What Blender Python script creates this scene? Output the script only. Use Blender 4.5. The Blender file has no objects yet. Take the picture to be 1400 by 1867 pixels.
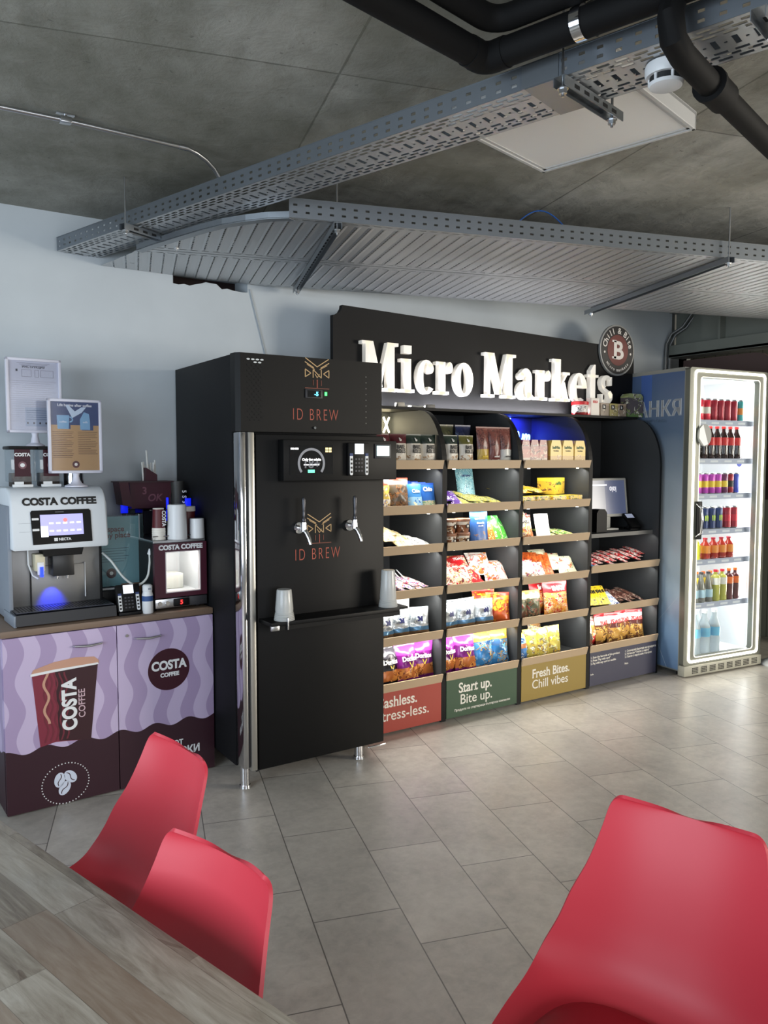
import bpy, bmesh, math, random
from math import sin, cos, pi, radians, sqrt
from mathutils import Vector, Matrix
random.seed(7)
SC = bpy.context.scene
COL = SC.collection

# ------------------------------------------------------------------ camera
cam = bpy.data.cameras.new('camera')
cam.sensor_fit = 'HORIZONTAL'; cam.sensor_width = 36.0; cam.lens = 36.0 * 1439 / 1400
cam.clip_start = 0.03; cam.clip_end = 100
cam_o = bpy.data.objects.new('camera', cam); COL.objects.link(cam_o)
cam_o.location = (0, 0, 1.5); cam_o.rotation_euler = (radians(90 - 3.8), 0, radians(-33.37))
SC.camera = cam_o

# ------------------------------------------------------------------ world, lights, exposure
SC.view_settings.view_transform = 'Standard'; SC.view_settings.look = 'None'
SC.view_settings.exposure = 0.1; SC.view_settings.gamma = 1.0; SC.view_settings.use_curve_mapping = False
SC.cycles.use_denoising = True; SC.cycles.max_bounces = 7; SC.cycles.transparent_max_bounces = 16
SC.cycles.sample_clamp_indirect = 6.0; SC.cycles.caustics_reflective = False; SC.cycles.caustics_refractive = False
wd = bpy.data.worlds.new('world'); SC.world = wd; wd.use_nodes = True
wd.node_tree.nodes['Background'].inputs[0].default_value = (0.62, 0.78, 1.0, 1)
wd.node_tree.nodes['Background'].inputs[1].default_value = 0.5

def area(name, loc, target, sx, sy, power, color, spread=180):
    l = bpy.data.lights.new(name, 'AREA'); l.shape = 'RECTANGLE'; l.size = sx; l.size_y = sy
    l.energy = power; l.color = color; l.spread = radians(spread)
    o = bpy.data.objects.new(name, l); COL.objects.link(o); o.location = loc
    o.rotation_euler = (Vector(target) - Vector(loc)).to_track_quat('-Z', 'Y').to_euler()
    return o
# daylight through the windows of the room (left side and behind the viewer)
area('daylight_side_window', (-2.25, 0.9, 1.55), (2.0, 1.6, 0.9), 3.2, 1.8, 76, (0.77, 0.89, 1.0), 150)
area('daylight_rear_window', (0.9, -3.3, 1.6), (1.2, 1.6, 0.3), 4.0, 1.8, 50, (0.97, 0.98, 1.0), 140)
area('daylight_far_window', (8.2, -2.1, 1.6), (3.9, 1.7, 0.0), 2.6, 1.9, 200, (1.0, 0.92, 0.79), 140)

# ------------------------------------------------------------------ materials
def lin(c):
    def f(v):
        v /= 255.0
        return v / 12.92 if v <= 0.04045 else ((v + 0.055) / 1.055) ** 2.4
    return (f(c[0]), f(c[1]), f(c[2]), 1.0)

_M = {}
def pm(name, col, rough=0.5, metal=0.0, emit=None, es=1.0, coat=0.0, spec=0.5, alpha=1.0):
    if name in _M: return _M[name]
    m = bpy.data.materials.new(name); m.use_nodes = True
    b = m.node_tree.nodes['Principled BSDF']
    b.inputs['Base Color'].default_value = lin(col); b.inputs['Roughness'].default_value = rough
    b.inputs['Metallic'].default_value = metal; b.inputs['Coat Weight'].default_value = coat
    b.inputs['Specular IOR Level'].default_value = spec; b.inputs['Alpha'].default_value = alpha
    if emit is not None:
        b.inputs['Emission Color'].default_value = lin(emit); b.inputs['Emission Strength'].default_value = es
    _M[name] = m
    return m

class X:
    """a node socket with arithmetic"""
    def __init__(s, nt, sock): s.nt, s.s = nt, sock
    def op(s, kind, *a, clamp=False):
        n = s.nt.nodes.new('ShaderNodeMath'); n.operation = kind; n.use_clamp = clamp
        for i, v in enumerate((s,) + a):
            if isinstance(v, X): s.nt.links.new(v.s, n.inputs[i])
            else: n.inputs[i].default_value = float(v)
        return X(s.nt, n.outputs[0])
    def __add__(s, o): return s.op('ADD', o)
    def __radd__(s, o): return s.op('ADD', o)
    def __sub__(s, o): return s.op('SUBTRACT', o)
    def __mul__(s, o): return s.op('MULTIPLY', o)
    def __rmul__(s, o): return s.op('MULTIPLY', o)
    def __truediv__(s, o): return s.op('DIVIDE', o)
    def lt(s, o): return s.op('LESS_THAN', o)
    def gt(s, o): return s.op('GREATER_THAN', o)
    def frac(s): return s.op('FRACT')
    def floor(s): return s.op('FLOOR')
    def abs(s): return s.op('ABSOLUTE')
    def sin(s): return s.op('SINE')
    def max(s, o): return s.op('MAXIMUM', o)
    def min(s, o): return s.op('MINIMUM', o)

class NM:
    def __init__(s, name, rough=0.5, metal=0.0):
        s.m = bpy.data.materials.new(name); s.m.use_nodes = True; s.nt = s.m.node_tree
        s.b = s.nt.nodes['Principled BSDF']
        s.b.inputs['Roughness'].default_value = rough; s.b.inputs['Metallic'].default_value = metal
    def coords(s, which='Object'):
        tc = s.nt.nodes.new('ShaderNodeTexCoord'); sp = s.nt.nodes.new('ShaderNodeSeparateXYZ')
        s.nt.links.new(tc.outputs[which], sp.inputs[0]); s.tc = tc.outputs[which]
        return [X(s.nt, sp.outputs[i]) for i in range(3)]
    def combine(s, x, y, z):
        n = s.nt.nodes.new('ShaderNodeCombineXYZ')
        for i, v in enumerate((x, y, z)):
            if isinstance(v, X): s.nt.links.new(v.s, n.inputs[i])
            else: n.inputs[i].default_value = v
        return n.outputs[0]
    def noise(s, vec, scale, detail=3.0, rough=0.55, dist=0.0):
        n = s.nt.nodes.new('ShaderNodeTexNoise'); n.inputs['Scale'].default_value = scale
        n.inputs['Detail'].default_value = detail; n.inputs['Roughness'].default_value = rough
        n.inputs['Distortion'].default_value = dist
        s.nt.links.new(vec, n.inputs['Vector']); return X(s.nt, n.outputs['Fac'])
    def white(s, vec):
        n = s.nt.nodes.new('ShaderNodeTexWhiteNoise'); n.noise_dimensions = '3D'
        s.nt.links.new(vec, n.inputs['Vector']); return X(s.nt, n.outputs['Value'])
    def ramp(s, fac, stops, const=False):
        n = s.nt.nodes.new('ShaderNodeValToRGB'); r = n.color_ramp
        if const: r.interpolation = 'CONSTANT'
        while len(r.elements) < len(stops): r.elements.new(0.5)
        for e, (p, c) in zip(r.elements, stops): e.position = p; e.color = lin(c)
        s.nt.links.new(fac.s, n.inputs[0]); return n.outputs[0]
    def mix(s, fac, a, b, mode='MIX'):
        n = s.nt.nodes.new('ShaderNodeMix'); n.data_type = 'RGBA'; n.blend_type = mode
        if isinstance(fac, X): s.nt.links.new(fac.s, n.inputs[0])
        else: n.inputs[0].default_value = fac
        for i, v in ((6, a), (7, b)):
            if isinstance(v, (tuple, list)): n.inputs[i].default_value = lin(v)
            else: s.nt.links.new(v, n.inputs[i])
        return n.outputs[2]
    def color(s, sock): s.nt.links.new(sock, s.b.inputs['Base Color'])
    def rough(s, x): s.nt.links.new(x.s, s.b.inputs['Roughness'])
    def alpha(s, x): s.nt.links.new(x.s, s.b.inputs['Alpha'])
    def bump(s, h, strength=0.3, dist=0.01):
        n = s.nt.nodes.new('ShaderNodeBump'); n.inputs['Strength'].default_value = strength
        n.inputs['Distance'].default_value = dist
        s.nt.links.new(h.s, n.inputs['Height']); s.nt.links.new(n.outputs[0], s.b.inputs['Normal'])

def glass_mat(name, tint=(255, 255, 255), refl=0.08, rough=0.02, veil=0.0):
    m = bpy.data.materials.new(name); m.use_nodes = True; nt = m.node_tree
    nt.nodes.remove(nt.nodes['Principled BSDF']); out = nt.nodes['Material Output']
    t = nt.nodes.new('ShaderNodeBsdfTransparent'); t.inputs[0].default_value = lin(tint)
    g = nt.nodes.new('ShaderNodeBsdfGlossy'); g.inputs['Roughness'].default_value = rough
    mx = nt.nodes.new('ShaderNodeMixShader'); mx.inputs[0].default_value = refl
    nt.links.new(t.outputs[0], mx.inputs[1]); nt.links.new(g.outputs[0], mx.inputs[2])
    last = mx
    if veil:
        d = nt.nodes.new('ShaderNodeBsdfDiffuse'); d.inputs[0].default_value = lin((225, 228, 230))
        m2 = nt.nodes.new('ShaderNodeMixShader'); m2.inputs[0].default_value = veil
        nt.links.new(mx.outputs[0], m2.inputs[1]); nt.links.new(d.outputs[0], m2.inputs[2]); last = m2
    nt.links.new(last.outputs[0], out.inputs[0])
    return m

# ------------------------------------------------------------------ mesh building
class MB:
    def __init__(s): s.bm = bmesh.new(); s.mats = []
    def mi(s, m):
        if m not in s.mats: s.mats.append(m)
        return s.mats.index(m)
    def face(s, vs, m):
        try: f = s.bm.faces.new(vs)
        except ValueError: return None
        f.material_index = s.mi(m); return f
    def poly(s, pts, m): return s.face([s.bm.verts.new(p) for p in pts], m)
    def add(s, tmp, m, M=None):
        k = s.mi(m); mp = {}
        for v in tmp.verts: mp[v] = s.bm.verts.new(M @ v.co if M is not None else v.co)
        for f in tmp.faces:
            try: g = s.bm.faces.new([mp[v] for v in f.verts]); g.material_index = k
            except ValueError: pass
        tmp.free(); return s
    def box(s, x0, x1, y0, y1, z0, z1, m, bev=0.0, M=None, seg=2):
        t = bmesh.new(); bmesh.ops.create_cube(t, size=1.0)
        for v in t.verts:
            v.co = Vector(((x0 + x1) / 2 + v.co.x * (x1 - x0), (y0 + y1) / 2 + v.co.y * (y1 - y0), (z0 + z1) / 2 + v.co.z * (z1 - z0)))
        if bev > 0:
            bmesh.ops.bevel(t, geom=list(t.edges), offset=bev, segments=seg, profile=0.5, affect='EDGES')
        return s.add(t, m, M)
    def prism(s, pts, a, b, m, plane='xz', M=None):
        """polygon pts in a plane, extruded between a and b along the third axis"""
        def P(p, t):
            v = {'xz': (p[0], t, p[1]), 'xy': (p[0], p[1], t), 'yz': (t, p[0], p[1])}[plane]
            return M @ Vector(v) if M is not None else v
        A = [s.bm.verts.new(P(p, a)) for p in pts]; B = [s.bm.verts.new(P(p, b)) for p in pts]
        n = len(pts); s.face(A, m); s.face(B[::-1], m)
        for i in range(n): s.face([A[i], B[i], B[(i + 1) % n], A[(i + 1) % n]], m)
        return s
    def strip(s, outer, inner, a, b, m, plane='xz', M=None, closed=False):
        """quad band between two polylines, extruded"""
        n = len(outer)
        for i in range(n if closed else n - 1):
            j = (i + 1) % n
            s.prism([outer[i], outer[j], inner[j], inner[i]], a, b, m, plane, M)
        return s
    def cyl(s, p0, p1, r0, r1, m, seg=20, caps=True):
        p0, p1 = Vector(p0), Vector(p1); d = (p1 - p0).normalized()
        u = d.orthogonal().normalized(); w = d.cross(u)
        A, B = [], []
        for i in range(seg):
            a = 2 * pi * i / seg; o = u * cos(a) + w * sin(a)
            A.append(s.bm.verts.new(p0 + o * r0)); B.append(s.bm.verts.new(p1 + o * r1))
        for i in range(seg): s.face([A[i], A[(i + 1) % seg], B[(i + 1) % seg], B[i]], m)
        if caps: s.face(A[::-1], m); s.face(B, m)
        return s
    def lathe(s, prof, m, seg=24, c=(0, 0, 0), mats=None, M=None):
        """prof: (r, z) list bottom to top; mats optionally one material per band"""
        rings = []
        for r, z in prof:
            if r < 1e-5:
                p = Vector((c[0], c[1], c[2] + z)); rings.append([s.bm.verts.new(M @ p if M is not None else p)])
            else:
                ring = []
                for i in range(seg):
                    p = Vector((c[0] + r * cos(2 * pi * i / seg), c[1] + r * sin(2 * pi * i / seg), c[2] + z))
                    ring.append(s.bm.verts.new(M @ p if M is not None else p))
                rings.append(ring)
        for k in range(len(rings) - 1):
            A, B = rings[k], rings[k + 1]; mm = mats[k] if mats else m
            for i in range(seg):
                j = (i + 1) % seg
                if len(A) == 1 and len(B) == 1: continue
                if len(A) == 1: s.face([A[0], B[j], B[i]], mm)
                elif len(B) == 1: s.face([A[i], A[j], B[0]], mm)
                else: s.face([A[i], A[j], B[j], B[i]], mm)
        return s
    def tube(s, pts, r, m, seg=10, caps=True, closed=False):
        pts = [Vector(p) for p in pts]; n = len(pts); rings = []; u = None
        for i, p in enumerate(pts):
            if closed: d = (pts[(i + 1) % n] - pts[i - 1])
            else: d = pts[min(i + 1, n - 1)] - pts[max(i - 1, 0)]
            d.normalize()
            if u is None: u = d.orthogonal().normalized()
            u = (u - d * u.dot(d)).normalized(); w = d.cross(u)
            rr = r[i] if isinstance(r, (list, tuple)) else r
            rings.append([s.bm.verts.new(p + (u * cos(2 * pi * k / seg) + w * sin(2 * pi * k / seg)) * rr) for k in range(seg)])
        for i in range(n if closed else n - 1):
            A, B = rings[i], rings[(i + 1) % n]
            for k in range(seg): s.face([A[k], A[(k + 1) % seg], B[(k + 1) % seg], B[k]], m)
        if caps and not closed: s.face(rings[0][::-1], m); s.face(rings[-1], m)
        return s
    def grid(s, fn, nu, nv, m, mfn=None):
        V = [[s.bm.verts.new(fn(i / nu, j / nv)) for j in range(nv + 1)] for i in range(nu + 1)]
        for i in range(nu):
            for j in range(nv):
                s.face([V[i][j], V[i + 1][j], V[i + 1][j + 1], V[i][j + 1]], mfn((i + .5) / nu, (j + .5) / nv) if mfn else m)
        return s
    def text(s, body, size, m, at=(0, 0, 0), depth=0.001, bold=0.0, align='CENTER', sx=1.0, shear=0.0, space=1.0, M=None, fn=None, flat=False):
        """letters standing in the xz plane facing -y at `at`; M or fn maps the points further"""
        c = bpy.data.curves.new('t', 'FONT'); c.body = body; c.size = size; c.align_x = align
        c.extrude = 0.0 if flat else depth / 2; c.offset = bold; c.shear = shear; c.space_character = space
        c.resolution_u = 3 if size < 0.05 else 6
        o = bpy.data.objects.new('t', c); me = bpy.data.meshes.new_from_object(o)
        bpy.data.objects.remove(o); bpy.data.curves.remove(c)
        k = s.mi(m); vs = []
        for v in me.vertices:
            p = Vector((at[0] + v.co.x * sx, at[1] - v.co.z - depth / 2, at[2] + v.co.y))
            if fn: p = Vector(fn(p))
            if M is not None: p = M @ p
            vs.append(s.bm.verts.new(p))
        for p in me.polygons:
            try: f = s.bm.faces.new([vs[i] for i in p.vertices]); f.material_index = k
            except ValueError: pass
        bpy.data.meshes.remove(me); return s
    def mesh(s, name, smooth=40):
        bmesh.ops.recalc_face_normals(s.bm, faces=list(s.bm.faces))
        me = bpy.data.meshes.new(name); s.bm.to_mesh(me); s.bm.free()
        for m in s.mats: me.materials.append(m)
        if smooth:
            me.polygons.foreach_set('use_smooth', [True] * len(me.polygons)); me.set_sharp_from_angle(angle=radians(smooth))
        return me
    def build(s, name, parent=None, smooth=40, loc=None, rot=None):
        o = bpy.data.objects.new(name, s.mesh(name, smooth)); COL.objects.link(o)
        if parent is not None: o.parent = parent
        if loc is not None: o.location = loc
        if rot is not None: o.rotation_euler = rot
        return o

def tag(o, label, cat, group=None):
    o['label'] = label; o['category'] = cat
    if group: o['group'] = group
    return o
def thing(name, label, cat, loc=(0, 0, 0), rz=0.0, group=None):
    o = bpy.data.objects.new(name, None); o.empty_display_size = 0.05; COL.objects.link(o)
    o.location = loc; o.rotation_euler = (0, 0, rz)
    return tag(o, label, cat, group)
def struct(o):
    o['kind'] = 'structure'; return o
def copy_tree(o, parent=None):
    c = o.copy(); COL.objects.link(c)
    if parent is not None: c.parent = parent
    for ch in list(o.children): copy_tree(ch, c)
    return c
def arc(cx, cz, rx, rz, a0, a1, n):
    return [(cx + rx * cos(radians(a0 + (a1 - a0) * i / n)), cz + rz * sin(radians(a0 + (a1 - a0) * i / n))) for i in range(n + 1)]
ORD = ['', 'first', 'second', 'third', 'fourth', 'fifth', 'sixth', 'seventh', 'eighth', 'ninth', 'tenth', 'eleventh', 'twelfth', 'thirteenth', 'fourteenth', 'fifteenth', 'sixteenth']

BLACK = pm('matte_black', (13, 13, 15), 0.5, spec=.3)
BLACK2 = pm('black_laminate', (30, 30, 32), 0.5)
DARK = pm('dark_grey', (48, 48, 52), 0.5)
WHITE = pm('white_plastic', (232, 234, 236), 0.35)
STEEL = pm('brushed_steel', (190, 192, 195), 0.28, 1.0)
CHROME = pm('chrome', (225, 226, 230), 0.1, 1.0)
GALV = pm('galvanised_steel', (150, 156, 162), 0.38, 0.9)
MAROON = pm('maroon_print', (58, 14, 30), 0.45, spec=.35)
CREAM = pm('cream_print', (240, 235, 225), 0.5)
TAN = pm('tan_laminate', (190, 167, 138), 0.5)

# ================================================================== SETTING
def floor_mat():
    n = NM('grey_stone_tile', 0.34); x, y, z = n.coords('Object')
    s = (x - 1.566) * -0.289 + (y - 2.485) * -0.957
    t = (x - 1.566) * 0.957 + (y - 2.485) * -0.289
    row = (t / 0.297).floor(); ft = (t / 0.297).frac()
    sj = (s - row * 0.205) / 0.606
    col = sj.floor(); fs = sj.frac()
    joint = (ft.lt(0.007)).max(ft.gt(0.993)).max(fs.lt(0.0035)).max(fs.gt(0.9965))
    rnd = n.white(n.combine(row, col, 3.0))
    n1 = n.noise(n.combine(x + rnd * 7, y, z), 3.2, 6, 0.62, 0.4); n2 = n.noise(n.combine(x, y + rnd * 5, z), 22, 5, 0.7, 0.3)
    base = n.ramp(n1 * 0.55 + n2 * 0.45, [(0.30, (156, 151, 144)), (0.5, (187, 181, 172)), (0.70, (210, 204, 194))])
    tint = n.mix(rnd * 0.30, base, (140, 138, 134))
    n.color(n.mix(joint * 0.75, tint, (66, 64, 62)))
    n.rough(n2 * 0.20 + 0.22); n.bump(n2 * 0.3 - joint, 0.12, 0.003)
    return n.m
def ceiling_mat():
    n = NM('bare_concrete', 0.85); x, y, z = n.coords('Object')
    a = x * 0.265 + y * 0.964; b = x * 0.964 + y * -0.265
    n1 = n.noise(n.combine(x, y, z), 1.1, 7, 0.62, 0.6); n2 = n.noise(n.combine(x, y, z), 9, 6, 0.68, 0.3)
    n3 = n.noise(n.combine(b * 5, a * 0.7, z), 2.2, 5, 0.6, 0.2)
    f = n1 * 0.5 + n2 * 0.28 + n3 * 0.22
    base = n.ramp(f, [(0.30, (92, 92, 84)), (0.43, (150, 150, 143)), (0.55, (182, 182, 176)), (0.70, (208, 207, 202))])
    pb = ((b - 0.645) / 1.25).frac(); pa = ((a + 0.06) / 2.5).frac()
    wob = (n2 - 0.5) * 0.006
    seam = (pb + wob).lt(0.006).max((pa + wob).lt(0.003))
    c = n.mix(seam * 0.6, base, (58, 58, 56))
    pid = n.white(n.combine(((b - 0.645) / 1.25).floor(), ((a + 0.06) / 2.5).floor(), 1.0))
    big = n.noise(n.combine(x, y, z), .55, 4, .6, .8); c = n.mix(big.gt(.0) * ((big - .42) * 3.2).max(0).min(.75), c, (98, 98, 84)); c = n.mix(pid * 0.35, c, (104, 104, 92))
    spots = n.noise(n.combine(x, y, z), 38, 2, 0.5).gt(0.73)
    n.color(n.mix(spots * 0.4, c, (60, 60, 58))); n.bump(n2 + n1 * 0.5, 0.35, 0.02)
    return n.m
def wall_mat(name, col):
    n = NM(name, 0.75); x, y, z = n.coords('Object')
    n1 = n.noise(n.combine(x, y, z), 1.6, 4); n2 = n.noise(n.combine(x, y, z), 60, 3)
    d = tuple(int(v * 0.95) for v in col)
    n.color(n.ramp(n1, [(0.35, d), (0.65, col)])); n.bump(n2, 0.06, 0.003)
    return n.m
WALLP = wall_mat('painted_plaster', (206, 214, 220))
WALLG = wall_mat('grey_paint', (112, 114, 112))
H = 2.69; WY = 4.12
b = MB(); b.box(-2.5, 8.6, -3.6, 6.5, -0.1, 0, floor_mat()); struct(b.build('floor', smooth=0))
b = MB(); b.box(-2.5, 8.6, -3.6, 6.5, H, H + 0.15, ceiling_mat()); struct(b.build('ceiling', smooth=0))

# back wall with the ragged cut-out under the wide cable tray
def wall_back():
    b = MB(); y0, y1 = WY, WY + 0.18
    hx0, hx1, hz0, hz1 = 1.39, 1.81, 2.425, 2.50
    for (x0, x1, z0, z1) in ((-2.5, hx0, 0, H), (hx1, 5.5, 0, H), (hx0, hx1, 0, hz0 - 0.012), (hx0, hx1, hz1, H)):
        b.box(x0, x1, y0, y1, z0, z1, WALLP)
    rnd = random.Random(4); k = 14; lo = []
    for i in range(k + 1):
        x = hx0 + (hx1 - hx0) * i / k; lo.append((x, hz0 + rnd.uniform(-0.008, 0.014) + (0.012 if 3 < i < 9 else 0)))
    b.strip(lo, [(p[0], hz0 - 0.012) for p in lo], y0, y1, WALLP)
    b.box(hx0, hx1, y1 - 0.005, y1, hz0 - 0.02, hz1, pm('hollow_dark', (40, 26, 26), 0.9))
    return struct(b.build('wall_back', smooth=0))
wall_back()
b = MB(); b.box(-2.68, -2.5, -3.6, -0.9, 0, H, WALLP); b.box(-2.68, -2.5, 2.7, 6.5, 0, H, WALLP)
b.box(-2.68, -2.5, -0.9, 2.7, 0, 0.6, WALLP); b.box(-2.68, -2.5, -0.9, 2.7, 2.5, H, WALLP); struct(b.build('wall_left', smooth=0))
b = MB(); b.box(-2.68, -1.3, -3.78, -3.6, 0, H, WALLP); b.box(3.1, 8.6, -3.78, -3.6, 0, H, WALLP)
b.box(-1.3, 3.1, -3.78, -3.6, 0, 0.6, WALLP); b.box(-1.3, 3.1, -3.78, -3.6, 2.5, H, WALLP); struct(b.build('wall_front', smooth=0))
b = MB(); b.box(8.6, 8.78, -3.78, -3.45, 0, H, WALLG); b.box(8.6, 8.78, -.75, 6.5, 0, H, WALLG)
b.box(8.6, 8.78, -3.45, -.75, 0, 0.6, WALLG); b.box(8.6, 8.78, -3.45, -.75, 2.5, H, WALLG); struct(b.build('wall_right', smooth=0))

# steel beam, brown return and slatted wall beyond the drinks fridge
BEAM = pm('beam_paint', (124, 128, 120), 0.5)
b = MB()
b.box(5.44, 5.62, 1.6, WY - 0.02, 2.315, 2.335, BEAM); b.box(5.44, 5.452, 1.6, WY - 0.02, 2.315, 2.412, BEAM, 0.003)
b.box(5.53, 5.545, 1.6, WY - 0.02, 2.335, H, BEAM)
b.box(5.46, 5.53, 3.66, 3.675, 2.335, H, BEAM); b.box(5.46, 5.60, 2.2, 2.215, 2.335, H, BEAM)
b.box(5.44, 5.62, 1.6, WY - 0.02, H - 0.02, H, BEAM)
struct(b.build('beam', smooth=0))
b = MB(); b.box(5.5, 5.75, WY, WY + 0.18, 0, H, WALLG); b.box(5.7, 8.6, 4.6, 4.7, 0, H, WALLG); b.box(5.6, 5.7, WY, 4.7, 0, H, WALLG)
struct(b.build('wall_niche', smooth=0))
BROWN = pm('brown_board', (104, 84, 80), 0.6)
pts = [(WY, 1.2), (WY, 2.31), (3.50, 2.31)] + [(3.50 - 0.30 * sin(radians(a)) * 0.9, 2.31 - 0.42 * (1 - cos(radians(a)))) for a in range(15, 91, 15)] + [(3.23, 1.2)]
b = MB(); b.prism(pts, 5.66, 5.69, BROWN, 'yz'); struct(b.build('trim_1', smooth=0))
n = NM('pale_slats', 0.6); x, y, z = n.coords('Object')
fr = (y / 0.11).frac(); n.color(n.mix(fr.lt(0.06), (150, 152, 138), (84, 86, 80)))
b = MB(); b.box(6.35, 6.4, 3.1, 4.6, 0, H, n.m); struct(b.build('wall_slatted', smooth=0))
# grey column beside the fridge with its round floor collar
b = MB(); b.cyl((5.575, 3.15, 0.02), (5.575, 3.15, H), 0.085, 0.085, WALLG, 32); struct(b.build('column', smooth=40))
b = MB(); b.lathe([(0.088, 0.0), (0.15, 0.0), (0.15, 0.012), (0.12, 0.028), (0.088, 0.034)], WHITE, 36, (5.575, 3.15, 0.0)); struct(b.build('column_base'))

# thin cable running down the wall from the cut-out
b = MB(); b.tube([(1.822, WY - 0.004, 2.44), (1.85, WY - 0.004, 2.33), (1.885, WY - 0.004, 2.2), (1.93, WY - 0.004, 2.02)], 0.004, pm('grey_cable', (176, 182, 186), 0.5), 8)
tag(b.build('wall_cable'), 'thin pale cable running down the wall from the ragged hole under the tray', 'cable')

# ------------------------------------------------------------------ cable trays
def tray_floor_mat(kind):
    n = NM('perforated_' + kind, 0.42, 0.75); x, y, z = n.coords('Object')
    n.b.inputs['Base Color'].default_value = lin((196, 199, 202))
    def rep(v, p, off=0.0): return (((v / p) + off).frac() - 0.5).abs() * p
    if kind == 'narrow':
        def slots(L, w, c, p, off): return rep(x, p, off).lt(L) * ((y - c).abs().lt(w))
        def cross(L, w): return rep(x, 0.05, 0).lt(w) * ((y - 0.1).abs().lt(L))
        hole = slots(.017, .006, .018, .05, 0).max(slots(.017, .006, .036, .05, .5)).max(slots(.017, .006, .054, .05, 0)).max(slots(.017, .006, .146, .05, 0)).max(slots(.017, .006, .164, .05, .5)).max(slots(.017, .006, .182, .05, 0)).max(cross(.022, .007)).max(rep(x, .05, .5).lt(.004) * (y - .1).abs().lt(.004))
        rim = slots(.022, .0085, .018, .05, 0).max(slots(.022, .0085, .036, .05, .5)).max(slots(.022, .0085, .054, .05, 0)).max(slots(.022, .0085, .146, .05, 0)).max(slots(.022, .0085, .164, .05, .5)).max(slots(.022, .0085, .182, .05, 0)).max(cross(.028, .011))
        n.bump(rim, 1.0, 0.012)
    else:
        P = 0.058
        mid = (y - 0.67).abs()
        inl = mid.gt(0.055) * y.gt(0.05) * y.lt(1.23)
        dash = rep(x, P).lt(.0036) * rep(y, .03).lt(.0115) * inl
        edge = (y - 0.022).abs().lt(.004).max((y - 0.63).abs().lt(.004)).max((y - 0.71).abs().lt(.004)).max((y - 1.255).abs().lt(.004)) * rep(x, .05).lt(.016)
        seam = mid.lt(.003)
        dots = rep(x, P * 9, .5).lt(.012) * ((y - .35).abs().lt(.012).max((y - .96).abs().lt(.012))) * rep(x, .012).lt(.003) * rep(y, .012).lt(.003)
        hole = dash.max(edge).max(seam).max(dots)
        h = rep(x, P, 0.5) * 30 * inl
        rib = ((rep(x, P) - .004) * 90).max(0).min(1) * -1 * rep(x, P).lt(.016) * inl
        n.bump(rib + ((y - 0.022).abs().lt(.012)) * rep(x, .05).lt(.02), 0.7, 0.004)
    n.alpha(hole * -1 + 1)
    return n.m
def tray_side_mat(nm, hh):
    n = NM('slotted_side_' + nm, 0.4, 0.85); x, y, z = n.coords('Object')
    n.b.inputs['Base Color'].default_value = lin((140, 147, 155))
    def rep(v, p, off=0.0): return (((v / p) + off).frac() - 0.5).abs() * p
    hole = rep(x, .05).lt(.0085) * ((z - hh * .68).abs().lt(.0042)).max((z - hh * .3).abs().lt(.0042))
    hole = hole * z.lt(hh * .95)
    n.alpha(hole * -1 + 1); return n.m

# narrow tray
T1R = radians(-73.7); t1 = thing('cable_tray', 'narrow slotted metal cable tray running from the wall overhead towards the ceiling panel', 'cable tray', (0.815, 4.09, 2.5), T1R)
FM1 = tray_floor_mat('narrow'); SM1 = tray_side_mat('narrow', 0.06)
b = MB(); b.box(0, 4.3, 0, 0.2, 0, 0.0015, FM1); b.build('tray_floor', t1, 0)
for yy in (0.0, 0.2):
    b = MB(); b.box(0, 4.3, yy - 0.0008, yy + 0.0008, 0, 0.062, SM1)
    b.box(0, 4.3, yy - 0.003 if yy == 0 else yy - 0.009, yy + 0.009 if yy == 0 else yy + 0.003, 0.0615, 0.0635, GALV); b.build('side_wall', t1, 0)
b = MB(); b.box(2.55, 2.66, -0.004, -0.0012, 0.0, 0.06, GALV); b.box(2.56, 2.65, -0.004, 0.2, -0.003, -0.0005, GALV); b.build('splice_plate', t1, 0)

# wide twin tray
T2R = math.atan2(-.275, .961); t2 = thing('cable_tray', 'wide ribbed twin cable tray hanging over the shop front and fridge', 'cable tray', (0.875, 3.056, 2.463), T2R)
FM2 = tray_floor_mat('wide'); SM2 = tray_side_mat('wide', 0.075)
curve = [(.60, .0), (.52, .035), (.44, .095), (.354, .175), (.28, .275), (.208, .385), (.135, .50), (.073, .60), (.02, .70)]
# floor outline, kept on the room side of the wall plane
def wall_n(s): return (WY - 0.006 - 3.056 + 0.275 * s) / 0.961
pts = [(4.30, 0.0), (4.30, 1.275), (0.80, 1.275)] + [(s, min(1.275, wall_n(s))) for s in (0.70, 0.4, 0.1, -0.15)] + [(0.0, 0.76)] + curve[::-1]
b = MB(); b.prism(pts, 0, 0.0015, FM2, 'xy'); b.build('tray_floor', t2, 0)
b = MB(); b.box(0.60, 4.30, -0.0008, 0.0008, 0, 0.075, SM2); b.box(0.60, 4.30, -0.002, 0.012, 0.075, 0.077, GALV); b.build('side_wall', t2, 0)
b = MB(); b.strip(curve, [(p[0] + .002, p[1] + .002) for p in curve], 0, 0.024, GALV, 'xy')
b.strip(curve, [(p[0] + .028, p[1] + .028) for p in curve], -0.004, -0.001, GALV, 'xy'); b.build('bend_flange', t2, 0)
b = MB(); b.box(0.9, 4.30, 1.2745, 1.276, 0, 0.06, SM2); b.build('side_wall', t2, 0)
b = MB(); b.box(0.05, 4.30, 0.664, 0.6655, 0.0, 0.05, GALV); b.box(0.05, 4.30, 0.6745, 0.676, 0.0, 0.05, GALV); b.build('middle_flange', t2, 0)
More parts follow.
